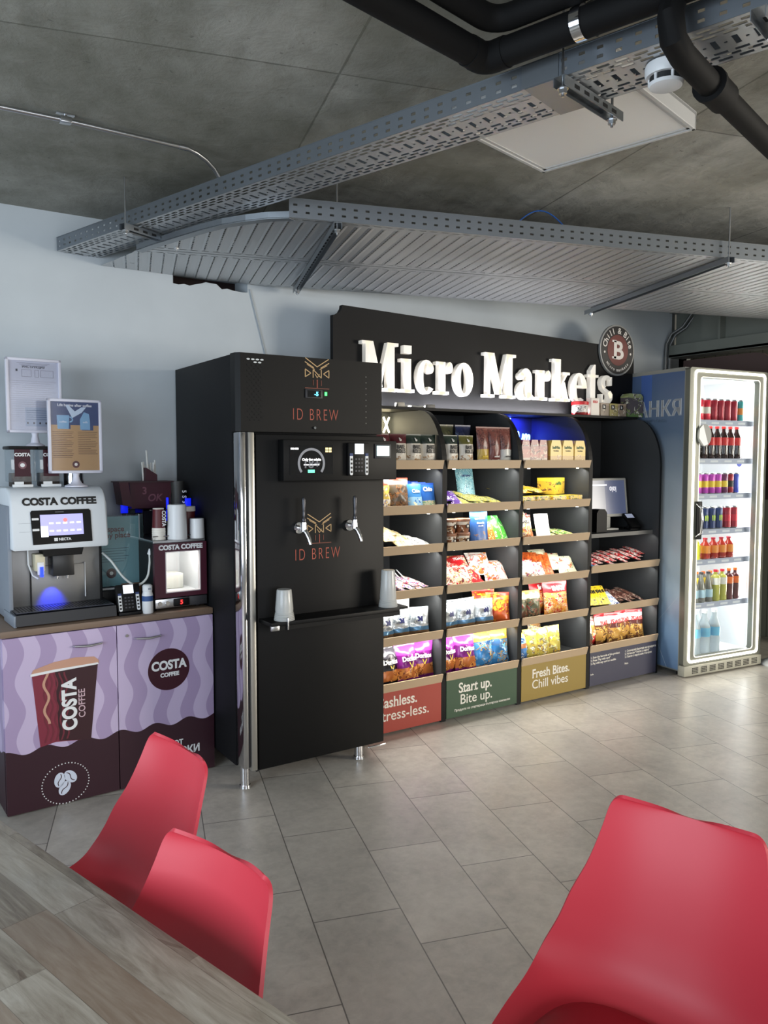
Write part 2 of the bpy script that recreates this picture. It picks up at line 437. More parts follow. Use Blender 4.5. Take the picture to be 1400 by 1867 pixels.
def strut(label, p0, p1, rods, z):
    a = math.atan2(p1[1] - p0[1], p1[0] - p0[0]); L = math.hypot(p1[0] - p0[0], p1[1] - p0[1])
    t = thing('tray_hanger', label, 'bracket', (p0[0], p0[1], z), a, 'hangers under the cable trays')
    n_ = MB(); w = 0.017
    m = GALV
    n_.box(-0.02, L + 0.02, -w, w, -0.004, -0.002, m); n_.box(-0.02, L + 0.02, -w, -w + .002, -0.004, -0.028, m); n_.box(-0.02, L + 0.02, w - .002, w, -0.004, -0.028, m)
    k = int(L / 0.05)
    for i in range(k): n_.box(0.03 + i * .05, 0.055 + i * .05, -0.007, 0.007, -0.0046, -0.0039, pm('slot_dark', (24, 25, 27), 0.7)); n_.box(0.03 + i * .05, 0.055 + i * .05, -w - .0006, -w, -0.021, -0.011, pm('slot_dark', (24, 25, 27), 0.7))
    n_.build('channel', t, 0)
    for r in rods:
        q = MB(); q.cyl((r, 0, -0.05), (r, 0, H - z), 0.004, 0.004, STEEL, 10); q.build('threaded_rod', t)
        q = MB(); q.cyl((r, 0, -0.042), (r, 0, -0.030), 0.011, 0.011, STEEL, 6); q.cyl((r, 0, -0.030), (r, 0, -0.027), 0.015, 0.015, STEEL, 16); q.build('hex_nut', t, 20)
strut('short slotted hanger under the narrow tray beside the ceiling panel', (1.565, 1.525), (1.835, 1.585), (0.0, 0.262), 2.497)
strut('short slotted hanger under the narrow tray near the wall', (0.965, 3.455), (1.235, 3.585), (0.0, 0.29), 2.497)
strut('long hanger under the wide tray above the black tap fridge', (1.645, 2.845), (2.06, 4.02), (0.0, 1.2), 2.46)
strut('long hanger under the wide tray above the checkout', (3.47, 2.29), (3.93, 3.58), (0.0, 1.33), 2.46)
strut('hanger of the narrow tray at the top edge of the photo beside the pipe branch', (1.70, 1.06), (1.98, 1.13), (0.09,), 2.497)
# blue data cable looping out of the wide tray
b = MB(); P0, P1 = Vector((2.47, 2.70, 2.54)), Vector((2.72, 2.61, 2.545))
b.tube([P0.lerp(P1, i / 16) + Vector((0, 0, 0.078 * sin(pi * i / 16))) for i in range(17)], 0.003, pm('blue_cable', (30, 90, 170), 0.5), 8)
tag(b.build('data_cable'), 'thin blue cable looping up over the edge of the wide tray', 'cable')

# conduit on the ceiling with its clamp
t = thing('conduit', 'thin steel conduit along the ceiling bending down behind the narrow tray', 'conduit', (0, 0, 0))
b = MB(); zc = H - 0.022
pts = [(-0.9, 3.01, zc), (0.0, 2.975, zc), (0.626, 2.948, zc), (1.06, 2.955, zc)] + [(1.06 + 0.17 * sin(radians(a)), 2.957 + 0.05 * sin(radians(a)), zc - 0.14 * (1 - cos(radians(a)))) for a in range(15, 91, 15)] + [(1.235, 3.01, 2.52)]
b.tube(pts, 0.0085, STEEL, 12); b.cyl((1.03, 2.9545, zc), (1.06, 2.955, zc), 0.0105, 0.0105, STEEL, 14); b.build('pipe', t)
b = MB(); b.box(0.607, 0.645, 2.932, 2.964, zc - .011, zc + .010, STEEL, 0.003); b.cyl((0.626, 2.948, zc), (0.626, 2.948, H), 0.006, 0.006, STEEL, 10); b.box(0.596, 0.656, 2.938, 2.958, H - .004, H, STEEL); b.build('pipe_clamp', t)
# two conduits in the wall corner
for i, x in enumerate((5.45, 5.40)):
    b = MB(); b.tube([(x, WY - .02, 1.2), (x, WY - .02, 2.30), (x + .005, WY - .022, 2.42), (x + .03, WY - .05, 2.50), (x + .07, WY - .12, 2.55), (x + .1, WY - .2, H - .02)], 0.011, pm('dull_conduit', (120, 122, 122), 0.4, 0.6), 12)
    tag(b.build('wall_conduit'), ['outer of two steel conduits climbing the wall corner beside the beam', 'inner of two steel conduits climbing the wall corner nearer the round badge'][i], 'conduit', 'conduits in the wall corner')

# ------------------------------------------------------------------ black insulated pipes
FOAM = pm('black_foam', (7, 7, 8), 0.75, spec=.25)
def bend(p0, p1, p2, r, k=7):
    p0, p1, p2 = Vector(p0), Vector(p1), Vector(p2); a = p1 + (p0 - p1).normalized() * r; c = p1 + (p2 - p1).normalized() * r
    return [tuple((a.lerp(p1, i / k)).lerp(p1.lerp(c, i / k), i / k)) for i in range(k + 1)]
t = thing('insulated_pipe', 'thick black insulated pipe with an elbow and a branch below the narrow tray', 'pipe', (0, 0, 0))
b = MB(); z = 2.572
b.tube([(0.25, 1.455, z)] + bend((0.25, 1.455, z), (1.435, 1.685, z), (1.93, 0.10, z), 0.045) + [(1.93, 0.10, z)], 0.037, FOAM, 20); b.build('pipe', t)
b = MB(); b.tube([(1.365, 1.672, z), (1.40, 1.679, z)], 0.0395, FOAM, 20); b.tube([(1.395, 1.68, z)] + bend((1.395, 1.68, z), (1.437, 1.687, z), (1.46, 1.60, z), 0.035) + [(1.455, 1.62, z)], 0.0395, FOAM, 20); b.build('elbow', t)
b = MB(); b.tube([(1.60, 1.215, 2.565), (1.565, 1.195, 2.50), (1.575, 1.195, 2.455), (1.63, 1.21, 2.44), (1.80, 1.256, 2.437), (2.30, 1.392, 2.437), (3.3, 1.66, 2.437)], 0.030, FOAM, 20)
b.tube([(1.805, 1.257, 2.437), (1.90, 1.283, 2.437)], 0.039, FOAM, 20); b.tube([(1.80, 1.256, 2.437), (1.815, 1.26, 2.437)], 0.043, FOAM, 20); b.build('branch', t)
cl = MB(); c = Vector((1.515, 1.42, z)); d = Vector((.28, -.96, 0)).normalized()
cl.cyl(c - d * .013, c + d * .013, 0.0405, 0.0405, CHROME, 28)
cl.build('pipe_clamp', t)
b = MB(); b.cyl((1.515, 1.42, z + .04), (1.515, 1.42, H), 0.006, 0.006, CHROME, 12); b.cyl((1.515, 1.42, z + .04), (1.515, 1.42, z + .055), 0.011, 0.011, CHROME, 8); b.build('threaded_rod', t)
b = MB(); z = 2.635
b.tube([(0.25, 1.40, z)] + bend((0.25, 1.40, z), (1.415, 1.625, z), (1.9, 0.05, z), 0.06) + [(1.9, 0.05, z)], 0.032, FOAM, 18)
tag(b.build('insulated_pipe'), 'slimmer black insulated pipe tucked above the thick pipe', 'pipe')
b = MB(); z = 2.64
b.tube([(0.55, 1.28, z), (1.27, 1.42, z), (1.55, 0.5, z)], 0.02, FOAM, 14)
tag(b.build('insulated_pipe'), 'thinnest black insulated pipe at the very top edge of the photo', 'pipe')
b = MB()
for k in range(4):
    o = Vector((1.545 + .018 * k, 1.39 - .01 * k, 0)); b.tube([o + Vector((.09, -.30, 2.66)), o + Vector((.03, -.08, 2.655)), o + Vector((0, .04, 2.63)), o + Vector((.02, .10, 2.60 - .004 * k))], 0.004, pm('grey_wire', (140, 140, 138), 0.5), 6)
tag(b.build('wire_bundle'), 'bundle of grey wires hanging between the black pipes and the tray', 'wires')

# ------------------------------------------------------------------ ceiling panel and smoke detector
t = thing('ceiling_light', 'square white ceiling light panel, unlit, beyond the narrow tray', 'light', (2.288, 2.33, H), math.atan2(.237, .97))
FR = pm('panel_frame', (205, 206, 206), 0.45)
b = MB(); S = 0.605
b.box(-S, 0, -S, 0, -0.012, 0, FR)
for (x0, x1, y0, y1) in ((-S, 0, -0.014, 0), (-S, 0, -S, -S + .014), (-S, -S + .014, -S, 0), (-.014, 0, -S, 0)): b.box(x0, x1, y0, y1, -0.06, 0, FR, 0.002)
for (x0, x1, y0, y1) in ((-S + .014, -.014, -0.026, -.014), (-S + .014, -.014, -S + .014, -S + .026), (-S + .014, -S + .026, -S + .014, -.014), (-.026, -.014, -S + .014, -.014)): b.box(x0, x1, y0, y1, -0.056, -0.01, FR)
b.build('frame', t, 0)
b = MB(); b.box(-S + .026, -.026, -S + .026, -.026, -0.053, -0.02, pm('diffuser', (250, 249, 246), 0.4)); b.build('diffuser', t, 0)
t = thing('smoke_detector', 'round white smoke detector fixed under the narrow tray', 'smoke detector', (1.735, 1.335, 2.497))
b = MB(); b.lathe([(0, 0), (0.05, 0), (0.052, -0.006), (0.052, -0.022), (0.049, -0.03), (0.0, -0.03)], WHITE, 36); b.build('base', t, 30)
b = MB(); b.lathe([(0, -0.03), (0.04, -0.03), (0.04, -0.046), (0, -0.046)], pm('vent_dark', (30, 32, 34), 0.6), 32)
for k in range(6):
    a = 2 * pi * k / 6; b.cyl((0.04 * cos(a), 0.04 * sin(a), -0.03), (0.04 * cos(a), 0.04 * sin(a), -0.046), 0.004, 0.004, WHITE, 8)
b.build('vent', t)
b = MB(); b.lathe([(0, -0.056), (0.030, -0.056), (0.040, -0.053), (0.044, -0.046), (0, -0.046)], WHITE, 36); b.build('cap', t, 30)

# ================================================================== SNACK DISPLAY UNITS
LAM = pm('charcoal_laminate', (62, 64, 66), 0.55, spec=.3); EDGE = pm('black_edge', (10, 10, 11), 0.55, spec=.25)
PANELS = {'red': (168, 70, 58), 'green': (58, 84, 62), 'mustard': (156, 132, 66), 'navy': (62, 62, 82)}
SHZ = [1.497, 1.250, 1.032, 0.788, 0.537, 0.284]
FY, BY = 3.517, 4.06
def side_profile():
    return [(FY, 0.0), (FY, 1.45)] + [(3.735 - 0.218 * cos(radians(a)), 1.45 + 0.335 * sin(radians(a))) for a in range(6, 91, 6)] + [(BY, 1.785), (BY, 0.0)]
def strip_light(x0, x1, z, p):
    l = bpy.data.lights.new('shelf_light', 'AREA'); l.shape = 'RECTANGLE'; l.size = x1 - x0 - .06; l.size_y = 0.03; l.energy = p; l.color = (1.0, 0.97, 0.90)
    o = bpy.data.objects.new('shelf_light', l); COL.objects.link(o); o.location = ((x0 + x1) / 2, FY + .035, z); o.rotation_euler = (radians(24), 0, 0)
def display_unit(x0, x1, key, label, levels, txt):
    t = thing('snack_display_unit', label, 'shelving unit', (x0, FY, 0), 0, 'snack display units in one row')
    O = Matrix.Translation((-x0, -FY, 0)); w = 0.016
    for (a, c) in ((x0, x0 + w), (x1 - w, x1)):
        b = MB(); b.prism(side_profile(), a, c, LAM, 'yz', O)
        pr = side_profile()[:-1]
        b.strip(pr, [(p[0] - .0012, p[1]) for p in pr], a - .0004, c + .0004, EDGE, 'yz', O); b.build('side_panel', t, 0)
    b = MB(); b.box(x0 + w, x1 - w, BY - .012, BY, 0.02, 1.785, LAM, M=O); b.build('back_panel', t, 0)
    b = MB(); b.box(x0, x1, 3.732, BY, 1.786, 1.802, EDGE, M=O); b.build('top_panel', t, 0)
    for i in levels:
        zt = SHZ[i] if not (key == 'navy' and i == 3) else 0.81
        s = MB(); s.box(x0 + w, x1 - w, FY + .006, BY - .012, zt - .049, zt - .035, LAM, M=O)
        so = s.build('shelf', t, 0)
        l = MB(); l.prism([(FY - .020, zt), (FY - .008, zt), (FY + .004, zt - .049), (FY - .006, zt - .049)], x0 + w + .001, x1 - w - .001, TAN, 'yz', O); l.build('price_lip', so, 0)
        for xx in (x0 + .09, x1 - .09):
            q = MB(); q.lathe([(0, 0), (.009, 0), (.009, .004), (0, .004)], pm('led_puck', (255, 250, 240), .4, emit=(255, 246, 230), es=6.0), 14, (xx - x0, .03, zt - .0535)); q.build('led_spot', so)
    if key == 'navy':
        b = MB(); b.box(x0 + w, x1 - w, FY + .055, BY - .012, 0.985, 1.008, LAM, M=O); b.box(x0 + w, x1 - w, FY + .050, FY + .055, .983, 1.009, pm('desk_edge', (104, 104, 102), .5), M=O); b.build('counter_board', t, 0)
    pmk = pm('panel_' + key, PANELS[key], 0.5)
    b = MB(); b.box(x0 + w + .002, x1 - w - .004, FY - .004, FY + .008, 0.012, 0.237, pmk, M=O)
    for (body, size, px, pz, bold, sx, serif, al) in txt:
        if serif: serif_text(b, body, size, px, FY - .004, pz, CREAM, O)
        else: b.text(body, size, CREAM, (px, FY - .0042, pz), .0012, bold, al, sx, M=O)
    b.build('base_panel', t, 0)
    b = MB(); b.box(x0 + w, x1 - w, FY + .03, FY + .04, 0, .02, EDGE, M=O); b.build('plinth', t, 0)

# --- condensed slab-serif alphabet for the shop lettering (unit = cap height)
def _ring(cx, cz, rx, rz, tx, tz, a0, a1, n=22):
    o = arc(cx, cz, rx, rz, a0, a1, n); i = arc(cx, cz, rx - tx, rz - tz, a0, a1, n); return ('S', o, i)
def _R(x0, x1, z0, z1): return ('P', [(x0, z0), (x1, z0), (x1, z1), (x0, z1)])
_XH = .70
GL = {
 'M': (.92, [_R(.09, .17, 0, 1), _R(0, .29, 0, .065), _R(0, .24, .935, 1), _R(.64, .82, 0, 1), _R(.54, .92, 0, .065), _R(.68, .92, .935, 1), ('P', [(.08, 1), (.28, 1), (.52, .08), (.40, .08)]), ('P', [(.40, .08), (.48, .08), (.72, 1), (.64, 1)])]),
 'i': (.36, [_R(.09, .27, 0, _XH), _R(0, .36, 0, .065), _R(0, .2, _XH - .065, _XH), _R(.08, .28, .81, .98)]),
 'c': (.46, [_ring(.26, .35, .25, .365, .165, .06, 42, 318), ('P', arc(.36, .53, .10, .11, 0, 360, 14)[:-1]), ]),
 'r': (.46, [_R(.08, .26, 0, _XH), _R(0, .36, 0, .065), _R(0, .2, _XH - .065, _XH), ('S', arc(.40, .42, .16, .29, 90, 165, 8), arc(.40, .42, .13, .2, 90, 165, 8)), ('P', arc(.385, .58, .085, .125, 0, 360, 14)[:-1])]),
 'o': (.54, [_ring(.27, .35, .27, .37, .17, .06, 0, 360, 30)]),
 'a': (.50, [_R(.26, .43, .05, .5), ('S', arc(.25, .49, .18, .225, 0, 165, 12), arc(.25, .49, .02, .165, 0, 165, 12)), ('P', arc(.115, .53, .08, .09, 0, 360, 12)[:-1]), _ring(.22, .2, .215, .215, .15, .055, 60, 350, 18), ('P', [(.26, .05), (.43, .11), (.50, .06), (.46, 0), (.36, -.015), (.29, .01)])]),
 'k': (.56, [_R(.08, .26, 0, 1), _R(0, .32, 0, .065), _R(0, .2, .935, 1), ('P', [(.25, .28), (.25, .36), (.44, _XH - .03), (.50, _XH - .03)]), _R(.35, .56, _XH - .06, _XH), ('P', [(.28, .40), (.40, .46), (.54, 0), (.36, 0)]), _R(.30, .58, 0, .065)]),
 'e': (.48, [_ring(.26, .35, .26, .365, .17, .06, 0, 308, 26), ('P', [(.1, .345), (.52, .345), (.52, .41), (.1, .41)])]),
 't': (.40, [('P', [(.10, .1), (.27, .1), (.27, .95), (.22, .95), (.10, .80)]), _R(0, .38, _XH - .065, _XH), ('P', [(.10, .11), (.12, .03), (.18, -.01), (.28, -.012), (.37, .02), (.40, .08), (.37, .10), (.31, .07), (.27, .11)])]),
 's': (.44, [('S', arc(.21, .525, .20, .19, 35, 235, 14), arc(.23, .525, .07, .125, 35, 235, 14)), ('P', [(.02, .49), (.10, .42), (.36, .30), (.43, .24), (.40, .15), (.33, .13), (.28, .22), (.06, .36)]), ('S', arc(.22, .18, .21, .195, -145, 50, 14), arc(.20, .18, .08, .13, -145, 50, 14)), _R(.34, .40, .46, .68), _R(.02, .085, .02, .24)]),
 'A': (.7, [('P', [(.3, 1), (.42, 1), (.22, 0), (.12, 0)])]),
}
def glyph(b, ch, x, y0, y1, z, h, m, M=None, kx=1.0):
    wd_, sh = GL[ch]
    for g in sh:
        tr = lambda P: [(x + p[0] * h * kx, z + p[1] * h) for p in P]
        if g[0] == 'P': b.prism(tr(g[1]), y0, y1, m, 'xz', M)
        else: b.strip(tr(g[1]), tr(g[2]), y0, y1, m, 'xz', M)
    return wd_ * h * kx
def serif_text(b, body, size, x, y, z, m, M):
    """bold slab look: letters plus short serif bars under the stems"""
    b.text(body, size, m, (x, y - .0002, z), .0012, size * .018, 'LEFT', .9, M=M)
    c = bpy.data.curves.new('t', 'FONT'); c.size = size; c.align_x = 'LEFT'; c.offset = size * .018
    o = bpy.data.objects.new('t', c); pos = 0.0
    for k, ch in enumerate(body):
        def width(sx):
            c.body = sx; me = bpy.data.meshes.new_from_object(o); r = max([v.co.x for v in me.vertices] or [0]); bpy.data.meshes.remove(me); return r
        e = width(body[:k + 1]) if ch != ' ' else None
        if ch in 'hrtpiFkl' and e is not None:
            s0 = width(body[:k]) if k else 0.0
            c.body = ch; me = bpy.data.meshes.new_from_object(o); lo = min(v.co.x for v in me.vertices); hi = max(v.co.x for v in me.vertices); bpy.data.meshes.remove(me)
            gx = e - (hi - lo); st = size * .1
            zb = -.17 * size if ch == 'p' else 0
            b.box(x + (gx - st * .35) * .9, x + (gx + st * 1.45) * .9, y - .0016, y - .0004, z + zb, z + zb + size * .05, m, M=M)
            if ch == 'h': b.box(x + (e - st * 1.45) * .9, x + (e + st * .35) * .9, y - .0016, y - .0004, z, z + size * .05, m, M=M)
    bpy.data.objects.remove(o); bpy.data.curves.remove(c)

display_unit(2.19, 2.724, 'red', 'leftmost charcoal snack display unit with red base panel, half hidden by the black tap fridge', [0, 1, 2, 3, 4, 5],
             [('Cashless.', .082, 2.262, .152, 0, 1, True, 'LEFT'), ('Stress-less.', .082, 2.262, .078, .0004, .98, False, 'LEFT')])
display_unit(2.724, 3.305, 'green', 'charcoal snack display unit with green base panel reading Start up', [0, 1, 2, 3, 4, 5],
             [('Start up.', .082, 2.83, .152, 0, 1, True, 'LEFT'), ('Bite up.', .082, 2.84, .083, .0004, .98, False, 'LEFT'), ('Продукти на стартиращи български компании', .019, 2.80, .045, .0002, 1.0, False, 'LEFT')])
display_unit(3.305, 3.911, 'mustard', 'charcoal snack display unit with mustard base panel reading Fresh Bites', [0, 1, 2, 3, 4, 5],
             [('Fresh Bites.', .078, 3.41, .148, 0, 1, True, 'LEFT'), ('Chill vibes', .078, 3.41, .080, .0004, .98, False, 'LEFT')])
display_unit(3.911, 4.62, 'navy', 'charcoal checkout unit with navy base panel beside the drinks fridge', [3, 4, 5],
             [('1. Scan the barcode of the product\n2. Press "Pay with card"\n3. Pay with any card or mobile', .020, 3.935, .195, .0003, 1, False, 'LEFT'),
              ('1. Сканирай баркода на продукта\n2. Натисни "Плати с карта"\n3. Плати с карта или телефон', .020, 4.27, .195, .0003, 1, False, 'LEFT'), ('Enjoy.', .016, 4.27, .112, .0003, 1, False, 'LEFT'), ('Smile.', .014, 3.935, .085, .0002, 1, False, 'LEFT')])
for (x0, x1) in ((2.19, 2.724), (2.724, 3.305), (3.305, 3.911)):
    for i in range(5): strip_light(x0, x1, SHZ[i] - .058, 1.6)
for zz, p in ((.975, .55), (.745, 1.0), (.475, 1.5)): strip_light(3.911, 4.62, zz, p)

# ------------------------------------------------------------------ sign board
t = thing('shop_sign', 'long black sign board with white serif shop lettering above the snack shelves', 'sign', (2.2, 3.87, 1.803))
M0 = Matrix.Translation((-2.2, -3.87, -1.803))
pts = [(2.2, 1.803), (4.72, 1.803), (4.72, 2.30)] + [(4.72 - .06 * sin(radians(a)), 2.36 - .06 * cos(radians(a))) for a in (90, 60, 30, 0)][::1] + \
      [(2.26 - .06 * (1 - cos(radians(a))) * 0 - .06 * (1 - cos(radians(90 - a))) * 0 + 0, 2.36) for a in (0,)] + [(2.2 + .06 * cos(radians(a)), 2.36 - .06 * sin(radians(a))) for a in (20, 45, 70, 90)]
b = MB(); b.prism(pts, 3.855, 3.885, pm('sign_black', (10, 10, 12), 0.6, spec=.25), 'xz', M0); b.build('board', t, 0)
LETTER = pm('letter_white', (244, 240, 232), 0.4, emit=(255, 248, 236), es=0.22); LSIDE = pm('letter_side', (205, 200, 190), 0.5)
hh = .278
def word(w, x0, x1, z0):
    tot = sum(GL[c][0] for c in w) + .065 * (len(w) - 1); kx = (x1 - x0) / (tot * hh); x = x0
    for c in w:
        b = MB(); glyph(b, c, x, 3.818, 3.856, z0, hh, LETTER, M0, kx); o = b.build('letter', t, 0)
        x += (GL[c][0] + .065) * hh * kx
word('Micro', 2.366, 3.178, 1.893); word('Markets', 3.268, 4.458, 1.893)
l = bpy.data.lights.new('sign_light', 'AREA'); l.shape = 'RECTANGLE'; l.size = 1.9; l.size_y = .02; l.energy = 13; l.color = (.93, .93, 1.0)
o = bpy.data.objects.new('sign_light', l); COL.objects.link(o); o.location = (3.35, 3.785, 1.806); o.rotation_euler = (radians(180 - 38), 0, 0)

# round badge at the right end of the board
t = thing('round_badge', 'round black and red badge at the right end of the sign board', 'sign', (4.52, 3.842, 2.277))
b = MB(); Rb = .180; RX = Matrix.Rotation(radians(90), 4, 'X')
b.lathe([(0, -.012), (Rb, -.012), (Rb, .004), (0, .004)], pm('badge_rim', (150, 152, 152), .4, .3), 56, M=RX)
b.lathe([(0, .004), (Rb * .93, .004), (Rb * .93, .007), (0, .007)], pm('badge_black', (26, 24, 25), .45), 56, M=RX)
b.lathe([(0, .007), (Rb * .60, .007), (Rb * .60, .0085), (0, .0085)], pm('badge_red', (112, 52, 46), .5), 48, M=RX)
BW = pm('badge_white', (236, 230, 224), .5)
k = Rb * .34
b.text('B', Rb * .98, BW, (.004, -.0086, -Rb * .335), .0016, .0045, 'CENTER', 1.12)
for z_ in (-.335, .30): b.box(-.33 * Rb, -.1 * Rb, -.0102, -.0086, z_ * Rb, (z_ + .085) * Rb, BW)
def around(body, r, a_mid, size, step, inward):
    n = len(body)
    for i, ch in enumerate(body):
        a = radians(a_mid + (i - (n - 1) / 2) * step * (-1 if not inward else 1))
        p = Vector((r * cos(a), 0, r * sin(a))); ang = a - pi / 2 if not inward else a + pi / 2
        if ch != ' ': b.text(ch, size, BW, (0, -.0072, -size * .34), .0012, .0008, 'CENTER', 1, M=Matrix.Translation(p) @ Matrix.Rotation(-ang, 4, 'Y'))
around('Chill & Bite', Rb * .765, 90, .060, 13.6, False); around('micro markets', Rb * .77, -90, .030, 8, True)
for a in (188, -8):
    p = (Rb * .765 * cos(radians(a)), -.0072, Rb * .765 * sin(radians(a))); b.cyl(p, (p[0], -.0085, p[2]), .008, .008, BW, 14)
b.build('badge_face', t, 30)
# neon scripts at the back of two bays
def neon(name, label, strokes, x, z, s, col, es, y):
    b = MB(); m = pm('neon_' + name, (250, 250, 255), .4, emit=col, es=es)
    for st in strokes: b.tube([(x + p[0] * s, y, z + p[1] * s) for p in st], .0055, m, 8)
    tag(b.build('neon_sign', smooth=60), label, 'neon sign')
def cur(p):  # smooth a polyline
    out = []
    for i in range(len(p) - 1):
        P = [Vector(p[max(i - 1, 0)]), Vector(p[i]), Vector(p[i + 1]), Vector(p[min(i + 2, len(p) - 1)])]
        for k in range(5):
            u = k / 5; out.append(tuple(.5 * ((2 * P[1]) + (P[2] - P[0]) * u + (2 * P[0] - 5 * P[1] + 4 * P[2] - P[3]) * u * u + (3 * P[1] - P[0] - 3 * P[2] + P[3]) * u ** 3)))
    return out + [tuple(p[-1])]
neon('warm', 'bright warm white neon script in the top left bay of the shelves',
     [cur([(0, .9), (.02, .4), (.05, 0)]), cur([(.18, .05), (.16, .9), (.2, .55), (.36, .6), (.38, .05)]), cur([(.62, .5), (.5, .55), (.46, .2), (.56, .05), (.64, .45), (.66, .05)]), [(.78, .55), (1.0, .05)], [(1.0, .55), (.78, .05)]],
     2.50, 1.655, .185, (255, 238, 190), 14.0, 4.02)
neon('blue', 'glowing blue neon script in the bay over the yellow cracker cartons',
     [cur([(.05, 1.0), (0, .72)]), cur([(.30, .35), (.42, .55), (.45, .3), (.32, .05), (.55, .08), (.62, .3), (.66, .48), (.66, .1), (.74, .42), (.82, .44), (.80, .15), (.86, .4), (.95, .42), (.93, .1), (1.02, .12)]), [(1.15, .08), (1.28, .14)]],
     3.66, 1.58, .20, (90, 130, 255), 9.0, 4.02)
l = bpy.data.lights.new('neon_glow', 'AREA'); l.size = .35; l.size_y = .05; l.shape = 'RECTANGLE'; l.energy = 7; l.color = (.02, .03, 1.0)
o = bpy.data.objects.new('neon_glow', l); COL.objects.link(o); o.location = (3.62, 3.98, 1.775); o.rotation_euler = (radians(12), 0, 0)
l = bpy.data.lights.new('neon_glow', 'POINT'); l.energy = 2.6; l.color = (1, .9, .68); l.shadow_soft_size = .05
o = bpy.data.objects.new('neon_glow', l); COL.objects.link(o); o.location = (2.42, 3.93, 1.70)

# ================================================================== SNACKS
def packmat(name, bands, art=(), scale=28, thr=.52, zr=(0., 1.), rough=.32, wob=.06, metal=0.0):
    if name in _M: return _M[name]
    n = NM('pack_' + name, rough, metal); gx, gy, gz = n.coords('Generated'); x, y, z = n.coords('Object')
    oi = n.nt.nodes.new('ShaderNodeObjectInfo'); rnd = X(n.nt, oi.outputs['Random'])
    v = n.combine(x + rnd * 3, y * 0.6, z + rnd * 5)
    n1 = n.noise(v, scale, 2.5, .5, .6); n2 = n.noise(v, scale * 2.1, 2, .5, .8)
    c = n.ramp(gz + (n1 - .5) * wob, bands, True)
    if art:
        k = len(art); a = n.ramp(n2, [(0.0 if i == 0 else .36 + .28 * i / k, art[i]) for i in range(k)], True)
        c = n.mix(n1.gt(thr) * gz.gt(zr[0]) * gz.lt(zr[1]), c, a)
    n.color(c); _M[name] = n.m; return n.m

def pillow(name, w, h, t, m, texts=(), seed=0, nu=10, nv=14, wr=1.0, seal=.055):
    """sealed bag: origin at the bottom centre, front towards -y"""
    rnd = random.Random(seed); ph = [rnd.uniform(0, 6.28) for _ in range(6)]
    def half(u, v):
        if v < seal or v > 1 - seal or u <= 0 or u >= 1: return .0012
        vv = (v - seal) / (1 - 2 * seal)
        return .0012 + t / 2 * (1 - abs(2 * u - 1) ** 2.4) ** .75 * (1 - abs(2 * vv - 1) ** 3.2) ** .75
    def wrin(u, v):
        return wr * t * .05 * (sin(9 * u + 14 * v + ph[0]) + sin(-11 * u + 12 * v + ph[1]) * .8 + sin(22 * v + 5 * u + ph[2]) * .5 + sin(26 * u + ph[3]) * (abs(2 * v - 1) ** 2) * 1.2)
    def xx(u, v):
        pinch = 1 - .07 * (1 - abs(2 * v - 1) ** 2); return (u - .5) * w * pinch
    b = MB()
    def vs(j): return [0, seal * .5, seal][j] if j < 3 else (1 - seal + [0, seal * .5, seal][j - nv + 2] if j > nv - 3 else seal + (1 - 2 * seal) * (j - 2) / (nv - 4))
    for sgn in (-1, 1):
        def f(u, v):
            vv = vs(int(round(v * nv))); hf = half(u, vv); e = 1.0 if hf > .002 else 0.0
            return (xx(u, vv), sgn * (hf + e * wrin(u, vv) * (1 if sgn < 0 else .7) * min(1, hf / (t * .3))), vv * h)
        b.grid(f, nu, nv, m)
    bmesh.ops.remove_doubles(b.bm, verts=list(b.bm.verts), dist=1e-5)
    for (body, size, px, pz, mt, bold, sx) in texts:
        def fn(p):
            u, v = min(.98, max(.02, p.x / w + .5)), min(.93, max(.07, p.z / h))
            return (p.x, p.y - half(u, v) - max(0, -0) - t * .07, p.z)
        b.text(body, size, mt, (px, 0, pz), .001, bold, 'CENTER', sx, fn=fn, space=1.0)
    return b.mesh(name, 50)
def pouch(name, w, h, t, m, texts=(), seed=0):
    """stand-up pouch: open base, flat sealed top"""
    def half(u, v): return .0012 + t / 2 * (1 - abs(2 * u - 1) ** 4) ** .6 * max(0, 1 - v ** 1.6) ** .8
    rnd = random.Random(seed); p0, p1 = rnd.uniform(0, 6), rnd.uniform(0, 6); b = MB()
    for sgn in (-1, 1):
        b.grid(lambda u, v: ((u - .5) * w, sgn * (half(u, v) + (t * .03 * sin(11 * u + 9 * v + p0) * sin(8 * v + p1) if 0 < u < 1 and 0 < v < 1 else 0)), v * h), 8, 10, m)
    b.grid(lambda u, v: ((u - .5) * w, (2 * v - 1) * half(u, 0), 0), 8, 2, m)
    bmesh.ops.remove_doubles(b.bm, verts=list(b.bm.verts), dist=1e-5)
    for (body, size, px, pz, mt, bold, sx) in texts:
        b.text(body, size, mt, (px, 0, pz), .001, bold, 'CENTER', sx, fn=lambda p: (p.x, p.y - half(min(.98, max(.02, p.x / w + .5)), min(.98, p.z / h)) - t * .04, p.z))
    return b.mesh(name, 45)
def flatbag(name, w, l, t, m, seed=0, texts=()):
    """flow-wrapped bar or flat bag as a pillow, thin"""
    return pillow(name, w, l, t, m, texts, seed, 8, 10, .8, .07)
